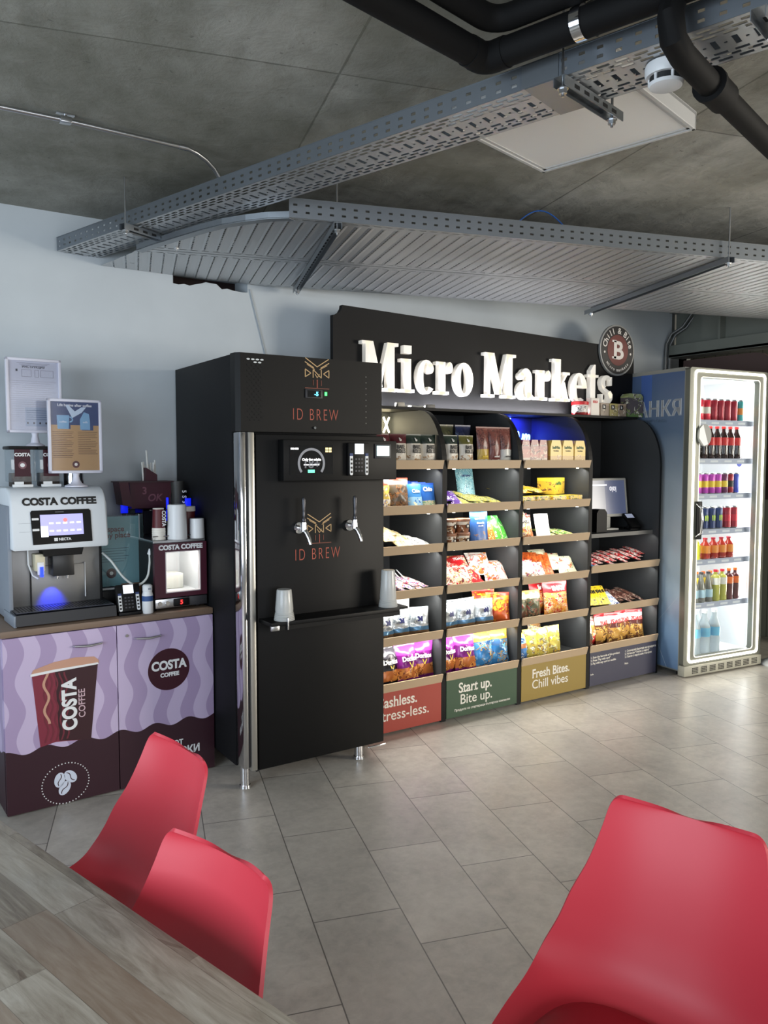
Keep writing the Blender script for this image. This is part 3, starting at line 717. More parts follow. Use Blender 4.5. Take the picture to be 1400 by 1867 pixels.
def carton(name, w, d, h, m, mtop=None, gable=0.0, texts=(), patches=()):
    b = MB()
    if gable:
        b.prism([(-w / 2, 0), (w / 2, 0), (w / 2, h - gable), (w * .36, h), (-w * .36, h), (-w / 2, h - gable)], -d / 2, d / 2, m, 'xz')
    else: b.box(-w / 2, w / 2, -d / 2, d / 2, 0, h, m, .0015, seg=1)
    for (x0, x1, z0, z1, mm) in patches: b.box(x0, x1, -d / 2 - .0006, -d / 2, z0, z1, mm)
    for (body, size, px, pz, mt, bold, sx) in texts: b.text(body, size, mt, (px, -d / 2 - .0004, pz), .0008, bold, 'CENTER', sx)
    return b.mesh(name, 30)
K = pm('ink_black', (25, 24, 24), .5); Wt = pm('ink_white', (246, 244, 240), .45); GRN = pm('ink_green', (40, 92, 62), .5); RED = pm('ink_red', (205, 32, 38), .45); YEL = pm('ink_yellow', (246, 214, 60), .45); NAVY = pm('ink_navy', (26, 34, 92), .5)
BG = pm('bread_print', (196, 150, 100), .5)

BAY = {1: (2.206, 2.708, 'red-panel bay'), 2: (2.740, 3.289, 'green-panel bay'), 3: (3.321, 3.895, 'mustard-panel bay'), 4: (3.927, 4.604, 'checkout bay')}
SHN = ['top shelf', 'second shelf', 'third shelf', 'fourth shelf', 'fifth shelf', 'lowest shelf']
def shelf_z(bay, lv):
    zt = SHZ[lv] if not (bay == 4 and lv == 3) else .81
    return zt - .0345
def put(bay, lv, name, me, desc, cat, places, group=None):
    """places: (x, y, dz, rz, lean); one named object each, labelled by order from the left"""
    z = shelf_z(bay, lv); n = len(places)
    for i, (x, y, dz, rz, lean) in enumerate(sorted(places, key=lambda p: p[0])):
        o = bpy.data.objects.new(name, me); COL.objects.link(o)
        o.location = (x, y, z + dz); o.rotation_euler = (radians(-lean), 0, radians(rz))
        where = '%s, %s' % (SHN[lv], BAY[bay][2])
        if bay == 4: where = {3: 'upper', 4: 'middle', 5: 'bottom'}[lv] + ' shelf of checkout bay'
        tag(o, '%s, %s' % (desc, where) if n == 1 else '%s, %s from left, %s' % (desc, ORD[i + 1], where), cat, (group or desc.split(' with ')[0] + 's') + ' on ' + where if n > 1 else None)

# ---- top shelf
def bake(nm, top, seed):
    m = packmat(nm, [(0, (222, 216, 204)), (.70, top)], [(204, 172, 130), (150, 112, 78), (216, 206, 190)], 34, .56, (.04, .34), wob=.02)
    return pillow('bag', .105, .178, .058, m, [('BAKE', .030, .0, .096, K, .001, .72), ('ROLLS', .030, .0, .072, K, .001, .66), ('b', .026, .0, .138, Wt, .001, 1)], seed, wr=.6)
maroon_bake = bake('bake_maroon', (84, 26, 34), 3); green_bake = bake('bake_green', (38, 52, 44), 4); olive_bake = bake('bake_olive', (96, 94, 44), 5)
put(1, 0, 'rusk_bag', maroon_bake, 'white bag of rusks with a maroon top', 'snack bag', [(2.345, 3.575, 0, 3, 3), (2.447, 3.57, 0, -4, 3)])
put(1, 0, 'rusk_bag', green_bake, 'white bag of rusks with a dark green top', 'snack bag', [(2.552, 3.572, 0, 2, 3), (2.652, 3.575, 0, -3, 3)])
put(2, 0, 'rusk_bag', green_bake, 'white bag of rusks with a dark green top', 'snack bag', [(2.812, 3.572, 0, 2, 3)])
put(2, 0, 'rusk_bag', olive_bake, 'white bag of rusks with an olive top', 'snack bag', [(2.925, 3.572, 0, -2, 3)])
st = [packmat('sticks_%d' % i, [(0, (222, 220, 214)), (.16, (110, 52, 46) if i == 1 else (190, 160, 70) if i == 0 else (205, 205, 200)), (.42, (122, 70, 62))], [(88, 44, 42), (148, 98, 86), (66, 34, 36)], 40, .5, (.44, .95)) for i in range(3)]
for i, (x, d) in enumerate(((3.06, 'tall bag of brown breadsticks with a yellow label'), (3.15, 'tall bag of brown breadsticks with a red label'), (3.238, 'tall bag of brown breadsticks with a white label'))):
    put(2, 0, 'breadstick_bag', pillow('bag', .092, .232, .05, st[i], [('soletti', .016, 0, .05, [YEL, Wt, K][i], .0004, 1)], 20 + i, wr=.5), d, 'snack bag', [(x, 3.58, 0, 0, 4)])
put(2, 0, 'olive_bag', pillow('bag', .12, .245, .06, packmat('olive_back', [(0, (84, 84, 50)), (.5, (70, 72, 44))], [(34, 34, 26), (120, 116, 70)], 30, .56), (), 31), 'olive snack bag standing behind the rusk bags', 'snack bag', [(2.89, 3.72, 0, 0, 2)])
put(2, 0, 'navy_bag', pillow('bag', .12, .245, .06, packmat('navy_back', [(0, (28, 34, 66)), (.6, (34, 46, 92))], [(18, 20, 40), (90, 110, 160)], 30, .6), (), 32), 'dark blue snack bag standing behind the breadsticks', 'snack bag', [(3.03, 3.73, 0, 0, 2)])
pk = carton('carton', .07, .07, .158, packmat('pink_carton', [(0, (196, 178, 160)), (.30, (176, 104, 92)), (.62, (150, 84, 84))], [(96, 42, 44), (214, 186, 160)], 36, .55, (.1, .9)), None, .045, [('cookies', .014, 0, .12, Wt, .0003, 1)])
put(3, 0, 'biscuit_carton', pk, 'brownish pink biscuit carton', 'carton', [(3.365, 3.575, 0, 0, 0), (3.437, 3.575, 0, 0, 0), (3.509, 3.575, 0, 0, 0)])
yk = carton('carton', .098, .08, .158, packmat('yellow_carton', [(0, (200, 160, 70)), (.38, (222, 190, 70))], [(150, 100, 50), (214, 180, 120), (236, 214, 120)], 30, .55, (.03, .42)), None, .045, [('belVita', .024, 0, .105, GRN, .0008, .95), ('breakfast', .012, 0, .088, K, .0002, 1)])
put(3, 0, 'biscuit_carton', yk, 'yellow gable-topped biscuit carton', 'carton', [(3.615, 3.575, 0, 0, 0), (3.720, 3.575, 0, 0, 0), (3.828, 3.575, 0, 0, 0)])

# ---- second shelf
put(1, 1, 'crisp_bag', pillow('bag', .11, .19, .06, packmat('yelwhite', [(0, (240, 236, 226)), (.35, (236, 208, 96)), (.75, (226, 70, 50)), (.86, (240, 238, 234))], [(246, 240, 220), (228, 190, 60), (90, 80, 160)], 34, .5, (.05, .7)), (), 41), 'yellow and white snack bag', 'snack bag', [(2.345, 3.57, 0, 6, 6)])
put(1, 1, 'nut_bag', pillow('bag', .135, .185, .07, packmat('nutbag', [(0, (120, 82, 52)), (.28, (98, 88, 76)), (.80, (236, 232, 228)), (.90, (214, 60, 44))], [(74, 52, 40), (160, 110, 66), (112, 100, 86)], 30, .5, (0, .78)), (), 42), 'dark see-through bag with a white and red header', 'snack bag', [(2.455, 3.575, 0, -3, 8)])
lb = packmat('lightblue', [(0, (150, 196, 226)), (.5, (70, 140, 206))], [(240, 232, 200), (110, 176, 220), (50, 110, 190)], 26, .56, (.02, .45))
put(1, 1, 'cracker_pouch', pouch('pouch', .10, .15, .05, lb, [('Chio', .028, 0, .10, Wt, .001, 1)], 43), 'light blue cracker pouch', 'snack bag', [(2.56, 3.565, 0, 4, 8)])
rb = packmat('royalblue', [(0, (176, 176, 150)), (.34, (40, 98, 178)), (.92, (30, 66, 150))], [(120, 160, 120), (210, 190, 150)], 30, .55, (.02, .34))
put(1, 1, 'cracker_pouch', pouch('pouch', .10, .155, .04, rb, [('Chio', .032, -.004, .108, Wt, .0014, 1)], 44), 'royal blue cracker pouch', 'snack bag', [(2.652, 3.565, 0, 2, 10), (2.632, 3.610, .004, 2, 11), (2.612, 3.655, .008, 2, 12), (2.592, 3.700, .012, 2, 13), (2.572, 3.745, .016, 2, 14)])
put(2, 1, 'cookie_pouch', pouch('pouch', .125, .185, .05, packmat('teal', [(0, (130, 180, 190)), (.5, (120, 172, 184))], [(66, 122, 138), (184, 214, 216), (90, 150, 162)], 46, .48), [('zerone', .024, 0, .12, NAVY, .0006, .9)], 45), 'teal patterned pouch standing behind the flat packs', 'snack bag', [(3.10, 3.78, .06, -8, 14)])
pu = packmat('purplewafer', [(0, (96, 58, 150))], [(240, 236, 244), (70, 38, 120), (150, 110, 190)], 34, .5)
put(2, 1, 'wafer_pack', flatbag('flat', .075, .20, .03, pu, 46), 'purple and white wafer pack lying flat', 'snack bar', [(2.80, 3.60, .016, 10, 62), (2.875, 3.575, .014, -14, 66), (2.83, 3.62, .045, -6, 70)])
yg = packmat('yellowgreen', [(0, (214, 206, 110))], [(110, 124, 70), (242, 238, 190), (64, 74, 52), (230, 214, 90)], 34, .47)
put(2, 1, 'snack_bar', flatbag('flat', .06, .19, .024, yg, 47), 'yellow and green snack bar in the fanned pile', 'snack bar', [(2.935 + .040 * i, 3.575 + .022 * (i % 3), .014 + .014 * (i % 3) - .0012 * i, 18 - 5 * (i % 4), 74 + (i % 2) * 5) for i in range(8)])
yb = packmat('yellowflat', [(0, (228, 196, 60))], [(240, 226, 130), (190, 120, 50), (246, 238, 190)], 36, .52)
put(3, 1, 'biscuit_box', carton('box', .115, .10, .058, packmat('yelbox', [(0, (206, 164, 70)), (.4, (232, 200, 60))], [(170, 110, 52), (236, 214, 130), (110, 130, 70)], 34, .5), None, 0, [('belVita', .022, -.01, .024, GRN, .0007, .95)]), 'small yellow biscuit box in the front row', 'carton', [(3.385, 3.585, 0, 0, 0), (3.51, 3.587, 0, 3, 0), (3.655, 3.585, 0, -2, 0), (3.80, 3.585, 0, 2, 0)])
put(3, 1, 'biscuit_pack', flatbag('flat', .085, .17, .036, yb, 48), 'yellow biscuit pack lying on the boxes', 'snack bar', [(3.375 + .062 * i, 3.66 + .015 * (i % 2), .074 + .012 * (i % 2), 20 - 9 * (i % 3), 80) for i in range(5)])
put(3, 1, 'biscuit_box', carton('box', .17, .12, .105, packmat('bigyel', [(0, (206, 176, 60)), (.8, (238, 214, 64))], [(96, 62, 44), (180, 130, 70), (226, 198, 70)], 24, .56, (.05, .75)), None, 0, [('belVita', .032, -.02, .06, GRN, .001, .95)]), 'big yellow biscuit box standing on the pile', 'carton', [(3.74, 3.70, .062, 22, 0)])

# ---- third shelf
cw = packmat('creamwafer', [(0, (232, 214, 168))], [(196, 160, 96), (246, 238, 214), (150, 118, 80), (236, 220, 150)], 30, .46)
put(1, 2, 'wafer_bag', flatbag('flat', .085, .20, .04, cw, 51), 'cream wafer bag in the sloping pile', 'snack bag', [(2.32 + .028 * i, 3.575 + .03 * (i % 3), .022 + .024 * (i % 3) + .018 * (3 - abs(i - 3)) * .6, 22 - 8 * (i % 4), 70 + 4 * (i % 3)) for i in range(9)])
put(1, 2, 'wrap_pack', flatbag('flat', .07, .17, .03, packmat('whitewrap', [(0, (236, 236, 232))], [(180, 184, 186), (60, 60, 60), (248, 248, 246)], 36, .55), 52), 'white snack wrap lying flat', 'snack bag', [(2.575, 3.575, .016, 24, 74), (2.62, 3.60, .022, 10, 76), (2.665, 3.575, .012, 16, 76)])
def cup():
    b = MB(); br = packmat('dessertcup', [(0, (140, 88, 58)), (.55, (232, 222, 206))], [(84, 50, 36), (196, 160, 120), (240, 232, 220)], 26, .52)
    b.lathe([(0, 0), (.036, 0), (.044, .062), (.046, .064)], br, 28); b.lathe([(.046, .064), (.0475, .066), (.0475, .078), (.044, .081), (0, .081)], pm('cup_lid', (150, 104, 78), .45), 28)
    b.cyl((.0, -.0425, .038), (.0, -.0445, .038), .014, .014, K, 16); b.cyl((0, -.0444, .038), (0, -.0448, .038), .007, .007, CREAM, 12)
    return b.mesh('cup', 40)
CUP = cup()
put(2, 2, 'dessert_cup', CUP, 'brown dessert cup standing on the shelf board', 'cup', [(2.795, 3.57, 0, 20, 0), (2.895, 3.57, 0, 14, 0)])
put(2, 2, 'dessert_cup', CUP, 'brown dessert cup stacked on another cup', 'cup', [(2.796, 3.571, .0815, 24, 0), (2.896, 3.571, .0815, 10, 0)])
put(2, 2, 'nut_pouch', pouch('pouch', .13, .195, .055, packmat('bluepouch', [(0, (44, 92, 160)), (.9, (52, 110, 180))], [(150, 110, 70), (40, 84, 150)], 22, .62, (.08, .42)), [('wonderful', .018, 0, .150, Wt, .0004, 1), ('almonds', .016, 0, .125, Wt, .0002, 1), ('sea salt', .013, 0, .108, CREAM, .0001, 1)], 53), 'plain blue nut pouch standing upright', 'snack bag', [(3.03, 3.575, 0, -3, 4)])
put(2, 2, 'dried_fruit_bag', pouch('pouch', .075, .12, .035, packmat('orangepack', [(0, (230, 134, 44)), (.7, (240, 170, 70))], [(248, 214, 150), (210, 96, 30)], 30, .55), (), 54), 'orange dried fruit bag between the blue pouch and green bags', 'snack bag', [(3.118, 3.565, 0, 4, 18)])
put(2, 2, 'green_snack_bag', pouch('pouch', .085, .17, .03, packmat('greenpack', [(0, (92, 196, 70)), (.7, (60, 170, 60))], [(206, 232, 160), (40, 130, 52), (240, 246, 230)], 30, .55), (), 55), 'bright green snack bag leaning back', 'snack bag', [(3.165, 3.585, .004, -14, 22), (3.20, 3.60, .004, -12, 30), (3.24, 3.60, .004, -10, 38)])
put(3, 2, 'cracker_pack', pillow('bag', .15, .165, .05, packmat('brownwhite', [(0, (196, 120, 72)), (.5, (236, 226, 212)), (.86, (120, 52, 44))], [(110, 56, 40), (240, 234, 226), (206, 150, 90), (222, 214, 90)], 30, .5), [('BAKE', .032, .01, .105, K, .001, .9)], 56), 'brown and white cracker bag leaning back', 'snack bag', [(3.405, 3.585, 0, -6, 18), (3.43, 3.635, .008, -6, 20), (3.455, 3.685, .014, -6, 22)])
put(3, 2, 'white_snack_bag', pouch('pouch', .105, .165, .035, packmat('whitepouch', [(0, (244, 242, 238))], [(226, 220, 210), (110, 60, 50)], 24, .66, (.05, .6)), (), 57), 'plain white snack pouch leaning back', 'snack bag', [(3.575, 3.59, 0, -10, 16)])
put(3, 2, 'snack_bar', flatbag('flat', .06, .18, .022, packmat('greenyellowbar', [(0, (116, 164, 72))], [(236, 220, 90), (244, 240, 210), (60, 120, 56)], 34, .5), 58), 'green and yellow bar lying flat', 'snack bar', [(3.68, 3.575, .012, 20, 78), (3.755, 3.59, .016, 12, 78), (3.83, 3.575, .012, 8, 80)])

# ---- fourth shelf
wp = packmat('whitepurple', [(0, (236, 234, 238))], [(126, 86, 176), (250, 250, 250), (214, 130, 70), (180, 60, 120)], 34, .5)
put(1, 3, 'chocolate_bar', flatbag('flat', .05, .18, .02, wp, 61), 'white and purple bar in the flat pile', 'snack bar', [(2.40 + .036 * i, 3.57 + .02 * (i % 2), .012 + .012 * (i % 3), 26 - 6 * (i % 3), 74 + 2 * (i % 3)) for i in range(8)])
b = MB()
for k in range(3): b.tube([(-.02 + .03 * k, .0, .03), (-.05 + .03 * k, .05, .085), (-.03 + .03 * k, .10, .09), (.0 + .03 * k, .05, .04)], .003, WHITE, 8, closed=True)
put(1, 3, 'wire_rack', b.mesh('rack', 60), 'small white wire rack behind the bars', 'rack', [(2.53, 3.66, .02, 0, 0)])
cr = packmat('creamred', [(0, (228, 208, 176)), (.72, (238, 230, 214)), (.88, (196, 40, 46))], [(200, 44, 50), (246, 240, 226), (206, 164, 100), (120, 30, 36)], 24, .5)
rd = packmat('redbag', [(0, (196, 36, 44)), (.6, (214, 52, 56))], [(240, 220, 206), (150, 24, 34), (226, 180, 110)], 24, .54)
wo = packmat('whiteorange', [(0, (238, 232, 224))], [(226, 140, 70), (206, 50, 52), (248, 246, 242), (196, 180, 160)], 24, .52)
put(2, 3, 'croissant_bag', pillow('bag', .145, .165, .06, cr, [('7DAYS', .03, 0, .10, RED, .001, .9)], 62), 'cream and red croissant bag in the pile', 'snack bag', [(2.825, 3.60, .02, 10, 40), (2.86, 3.68, .06, -8, 55), (2.91, 3.575, .006, -14, 50), (2.955, 3.62, .03, 12, 58)])
put(2, 3, 'croissant_bag', pillow('bag', .14, .16, .06, rd, [('7DAYS', .03, 0, .09, Wt, .001, .9)], 63), 'mostly red croissant bag in the pile', 'snack bag', [(3.005, 3.69, .055, -10, 52), (3.045, 3.60, .012, 20, 56)])
put(2, 3, 'croissant_bag', pillow('bag', .15, .17, .065, wo, (), 64), 'white and orange croissant bag', 'snack bag', [(3.135, 3.66, .045, -14, 44), (3.195, 3.60, .012, -22, 52)])
put(3, 3, 'sausage_snack', flatbag('flat', .062, .24, .036, packmat('orangelong', [(0, (190, 84, 34))], [(140, 48, 24), (222, 130, 70), (206, 100, 44)], 30, .5), 65), 'long orange-brown snack pack leaning in a fan', 'snack bar', [(3.44 + .045 * i, 3.63 - .012 * i, .03 - .003 * i, -32, 62) for i in range(5)])
put(3, 3, 'wafer_bag', pillow('bag', .12, .15, .045, packmat('whitemagenta', [(0, (240, 236, 230))], [(150, 50, 110), (226, 206, 150), (120, 70, 60), (250, 248, 246)], 26, .5), (), 66), 'white and plum wafer bag', 'snack bag', [(3.385, 3.575, .004, 10, 30), (3.44, 3.56, .0, -12, 42), (3.50, 3.555, .0, -22, 52)])
put(3, 3, 'pastry_bag', pillow('bag', .13, .16, .05, packmat('palegreen', [(0, (226, 226, 196))], [(130, 150, 90), (246, 244, 228), (190, 170, 110), (170, 60, 50)], 24, .54), (), 67), 'pale green pastry bag at the right end', 'snack bag', [(3.70, 3.69, .055, -10, 55), (3.755, 3.64, .03, -16, 55), (3.80, 3.585, .004, -20, 50)])

# ---- fifth shelf
sv = packmat('silverbag', [(0, (140, 112, 82)), (.20, (96, 140, 178)), (.34, (206, 212, 216))], [(226, 230, 232), (150, 160, 168), (180, 188, 194)], 20, .5, (.36, 1), .22, .04, .35)
SVB = pillow('bag', .15, .16, .08, sv, [('\u25C6', .05, .0, .085, K, .002, 1)], 71, wr=1.4)
def silver(seed):
    b = pillow('bag', .15, .165, .085, sv, [('N', .03, .0, .09, NAVY, .004, 1.2)], seed, wr=1.5); return b
put(1, 4, 'cracker_bag', silver(71), 'silver cracker bag with a dark emblem', 'snack bag', [(2.36, 3.585, 0, 6, 6), (2.47, 3.60, 0, -6, 6), (2.59, 3.585, 0, -12, 8)])
put(1, 4, 'white_snack_bag', pillow('bag', .13, .20, .05, packmat('plainwhite', [(0, (236, 236, 236))], [(214, 216, 220)], 20, .6), (), 72), 'plain white bag standing behind the silver bags', 'snack bag', [(2.545, 3.69, 0, -4, 4)])
put(2, 4, 'cracker_bag', silver(73), 'silver cracker bag with a dark emblem', 'snack bag', [(2.805, 3.585, 0, 4, 8), (2.87, 3.645, .002, -4, 10), (2.935, 3.585, 0, -6, 8), (3.005, 3.645, .002, 4, 10), (3.075, 3.585, 0, -10, 8)])
put(2, 4, 'crisp_bag', pillow('bag', .15, .19, .08, packmat('sunset', [(0, (206, 92, 40)), (.42, (240, 190, 40)), (.7, (232, 130, 40)), (.88, (214, 60, 44))], [(250, 216, 60), (226, 110, 40), (190, 60, 40)], 18, .52), (), 74), 'yellow and orange crisp bag beside the silver bags', 'snack bag', [(3.15, 3.66, .012, -18, 10), (3.20, 3.59, 0, -26, 12)])
put(3, 4, 'seed_bag', pillow('bag', .115, .18, .06, packmat('seedbag', [(0, (100, 66, 48)), (.32, (96, 98, 74)), (.72, (236, 220, 176)), (.86, (226, 150, 70))], [(60, 62, 48), (136, 132, 100), (150, 60, 48)], 32, .5, (0, .7)), (), 75), 'dark seed bag with a cream top', 'snack bag', [(3.375, 3.58, 0, 4, 6), (3.485, 3.58, 0, -4, 6)])
put(3, 4, 'seed_bag', pillow('bag', .11, .20, .05, packmat('seedback', [(0, (226, 196, 130)), (.6, (236, 220, 176)), (.8, (220, 90, 60))], [(240, 230, 200), (200, 80, 60)], 28, .54), (), 76), 'cream and red bag standing behind the dark seed bags', 'snack bag', [(3.43, 3.68, 0, 0, 6)])
put(3, 4, 'corn_snack_bag', pillow('bag', .20, .215, .08, packmat('redcorn', [(0, (186, 30, 38)), (.06, (226, 150, 60)), (.55, (236, 176, 90)), (.68, (206, 36, 44))], [(250, 214, 110), (226, 120, 60), (246, 230, 190), (206, 60, 44)], 22, .46, (.08, .66)), [('SNAX', .04, 0, .160, Wt, .002, .9)], 77), 'large red and yellow corn snack bag', 'snack bag', [(3.64, 3.67, .002, 4, 8), (3.69, 3.585, 0, -6, 8)])

# ---- lowest shelf
def dor(nm, c1, c2, seed):
    m = packmat(nm, [(0, c1), (.10, (178, 104, 52)), (.38, c1), (.72, c2)], [(226, 160, 90), (120, 60, 36), (200, 130, 60)], 20, .5, (.08, .40), .2)
    tri = MB()
    return pillow('bag', .15, .215, .08, m, [('Doritos', .036, 0, .120, Wt, .0016, .86), ('\u2228', .05, .004, .082, YEL, .0006, .9)], seed, wr=1.3)
bd = dor('doritos_black', (34, 32, 36), (60, 58, 64), 81); pd = dor('doritos_purple', (112, 30, 112), (170, 60, 170), 82)
put(1, 5, 'tortilla_chip_bag', bd, 'black tortilla chip bag at the left', 'snack bag', [(2.39, 3.585, 0, 6, 8)])
put(1, 5, 'tortilla_chip_bag', pd, 'purple tortilla chip bag', 'snack bag', [(2.520, 3.575, 0, 3, 12), (2.630, 3.60, .004, -14, 6)])
put(1, 5, 'tortilla_chip_bag', bd, 'black tortilla chip bag tucked behind at the right', 'snack bag', [(2.645, 3.72, .01, -6, 8)])
put(2, 5, 'tortilla_chip_bag', pd, 'purple tortilla chip bag', 'snack bag', [(2.81, 3.60, 0, 8, 6), (2.94, 3.58, .002, -6, 11)])
put(2, 5, 'crisp_bag', pillow('bag', .16, .225, .085, packmat('blueyellow', [(0, (52, 120, 178)), (.52, (60, 96, 140)), (.70, (220, 170, 70)), (.86, (240, 200, 80))], [(120, 180, 220), (30, 70, 120), (180, 150, 90), (80, 150, 200)], 18, .5, (.02, .68), .2), (), 83, wr=1.4), 'blue crisp bag with a golden top', 'snack bag', [(3.09, 3.59, 0, 4, 10), (3.20, 3.585, 0, -8, 10)])
put(3, 5, 'puff_bag', pillow('bag', .12, .17, .06, packmat('bluepuff', [(0, (60, 120, 186)), (.45, (190, 120, 70)), (.62, (150, 200, 226)), (.85, (240, 220, 90))], [(226, 232, 236), (40, 90, 160)], 24, .58), (), 84), 'blue puffed snack bag at the left', 'snack bag', [(3.38, 3.58, 0, 4, 8)])
yp = packmat('yellowpuff', [(0, (206, 190, 90)), (.5, (236, 214, 80)), (.85, (244, 224, 90))], [(246, 240, 210), (150, 150, 70), (90, 70, 90), (240, 200, 60)], 26, .5)
put(3, 5, 'puff_bag', pillow('bag', .12, .185, .065, yp, (), 85), 'yellow puffed snack bag', 'snack bag', [(3.475, 3.585, 0, 0, 8), (3.565, 3.575, 0, 4, 8), (3.67, 3.585, 0, -4, 8)])
put(3, 5, 'puff_bag', pillow('bag', .13, .20, .06, packmat('brownpuff', [(0, (150, 120, 60)), (.6, (130, 96, 60)), (.85, (150, 110, 66))], [(90, 60, 44), (226, 206, 120), (60, 44, 36)], 22, .52), (), 86), 'brownish puffed snack bag behind the yellow bags', 'snack bag', [(3.60, 3.67, .012, 6, 8)])

# ---- checkout bay
put(4, 3, 'blue_bar', flatbag('flat', .055, .16, .02, packmat('bluebar', [(0, (60, 140, 206))], [(240, 244, 248), (30, 80, 160), (26, 30, 50)], 32, .54), 91), 'blue and white bar', 'snack bar', [(3.965, 3.575, .012, 16, 76), (4.015, 3.585, .016, -12, 78)])
rw = packmat('redwhite', [(0, (214, 50, 56))], [(250, 246, 240), (240, 150, 130), (250, 250, 250), (150, 30, 40)], 40, .46)
put(4, 3, 'chocolate_bar', flatbag('flat', .05, .17, .02, rw, 92), 'red and white chocolate bar', 'snack bar', [(4.075 + .0455 * i, 3.575 + .026 * (i % 3), .012 + .013 * (i % 3) + .002 * i, 20 - 11 * (i % 3), 72 + 3 * (i % 3)) for i in range(12)])
put(4, 4, 'peanut_bar', flatbag('flat', .06, .18, .026, packmat('yellowbar', [(0, (236, 206, 40))], [(70, 44, 30), (246, 226, 90), (226, 180, 30)], 30, .56), 93, [('M', .04, 0, .10, K, .003, .9)]), 'yellow chocolate bar in the fan', 'snack bar', [(3.955 + .03 * i, 3.58 + .004 * (i % 2), .03 - .001 * i, -24, 56) for i in range(8)])
put(4, 4, 'coconut_bar', flatbag('flat', .055, .17, .024, packmat('bluewhite', [(0, (226, 232, 240))], [(80, 130, 200), (250, 250, 252), (40, 70, 150)], 30, .52), 94), 'white and pale blue chocolate bar', 'snack bar', [(4.215, 3.575, .012, -16, 66), (4.26, 3.575, .012, -14, 68)])
bn = packmat('brownbar', [(0, (92, 56, 48))], [(60, 34, 30), (150, 110, 90), (206, 190, 176), (120, 60, 50)], 36, .5)
put(4, 4, 'chocolate_bar', flatbag('flat', .05, .17, .022, bn, 95), 'brown chocolate bar in the flat pile', 'snack bar', [(4.30 + .04 * i, 3.58 + .022 * (i % 3), .012 + .013 * (i % 3), 22 - 9 * (i % 3), 70 + 3 * (i % 3)) for i in range(7)])
put(4, 5, 'croissant_bag', pillow('bag', .12, .18, .06, packmat('whitebrown', [(0, (120, 80, 60)), (.32, (96, 92, 84)), (.55, (240, 234, 224))], [(70, 60, 54), (246, 244, 238)], 24, .56), (), 96), 'white bag with a brown lower half at the left', 'snack bag', [(3.975, 3.58, 0, 6, 8)])
put(4, 5, 'croissant_bag', pillow('bag', .11, .19, .06, packmat('redorange', [(0, (206, 40, 44)), (.3, (226, 150, 70)), (.7, (240, 230, 214))], [(206, 44, 48), (246, 236, 220), (226, 170, 90)], 24, .52), (), 97), 'red and cream croissant bag', 'snack bag', [(4.06, 3.62, .004, 4, 8)])
gb = packmat('goldbrown', [(0, (110, 70, 44)), (.14, (196, 150, 70)), (.5, (90, 40, 36)), (.66, (236, 228, 220)), (.9, (196, 36, 44))], [(226, 180, 90), (140, 90, 50), (90, 48, 36), (240, 200, 110)], 20, .48, (.05, .62))
put(4, 5, 'croissant_bag', pillow('bag', .14, .205, .075, gb, [('7DAYS', .036, 0, .135, RED, .0016, .85)], 98), 'gold and brown croissant bag', 'snack bag', [(4.145, 3.61, 0, 12, 6), (4.255, 3.585, 0, -10, 11), (4.365, 3.61, 0, 8, 7), (4.468, 3.585, 0, -16, 10)])
put(4, 5, 'croissant_bag', pillow('bag', .13, .20, .05, packmat('darkgold', [(0, (60, 50, 42)), (.4, (48, 40, 38))], [(206, 180, 80), (30, 26, 26)], 24, .6), (), 99), 'dark snack bag at the right end of the row', 'snack bag', [(4.535, 3.66, 0, -10, 8)])

# ---- goods on top of the units in front of the sign
TOPZ = 1.8025
def top_item(name, me, x, y, label, cat, rz=0, group=None):
    o = bpy.data.objects.new(name, me); COL.objects.link(o); o.location = (x, y, TOPZ); o.rotation_euler = (0, 0, radians(rz)); tag(o, label, cat, group)
b = MB(); b.lathe([(0, 0), (.052, 0), (.056, .006), (.056, .062), (.052, .068)], packmat('jarlabel', [(0, (150, 30, 34)), (.18, (236, 232, 226)), (.60, (232, 228, 222))], [(80, 76, 72), (240, 236, 230)], 60, .54, (.2, .7)), 30)
b.lathe([(.052, .068), (.058, .070), (.058, .088), (.05, .092), (0, .092)], RED, 30); top_item('spread_jar', b.mesh('jar', 40), 4.09, 3.785, 'round jar with a red lid on top of the shelves under the sign', 'jar')
top_item('coffee_box', carton('box', .082, .045, .118, pm('box_cream', (236, 230, 222), .5), None, 0, [('KREA', .022, 0, .085, RED, .0008, .9)]), 4.205, 3.775, 'white box with red letters beside the red-lidded jar', 'carton')
for i, (x, c, dsc) in enumerate(((4.302, (140, 126, 110), 'grey-brown'), (4.392, (150, 140, 86), 'olive'), (4.480, (150, 132, 112), 'beige'))):
    m = packmat('topbox%d' % i, [(0, c), (.8, tuple(min(255, int(v * 1.15)) for v in c))], [tuple(int(v * .8) for v in c), (206, 196, 176)], 30, .58, (0, .7))
    b = carton('box', .084, .05, .088, m, None, 0, [('b', .024, -.01, .055, Wt, .001, 1)], [(-.028, .008, .045, .078, K)])
    top_item('tea_box', b, x, 3.775, '%s small box in the row on top of the shelves' % dsc, 'carton', 0, 'small boxes on top of the shelves')
top_item('gift_pack', carton('pack', .15, .07, .165, packmat('giftpack', [(0, (92, 124, 66)), (.16, (88, 80, 84)), (.82, (150, 160, 110))], [(206, 206, 190), (60, 52, 56), (130, 140, 90)], 22, .55), None, .02), 4.608, 3.775, 'grey and green gift pack at the right end on top of the shelves', 'pack', -4)
bb = MB(); rnd = random.Random(8)
bb.tube([(0, 0, .006), (.05, .01, .012), (.10, -.005, .006), (.15, .008, .010)], .005, pm('plug_cable', (180, 180, 176), .5), 8); bb.box(.16, .22, -.015, .015, 0, .022, pm('plug_body', (120, 118, 114), .5), .004); bb.box(-.05, .0, -.018, .018, 0, .026, pm('plug_body2', (196, 190, 178), .5), .005)
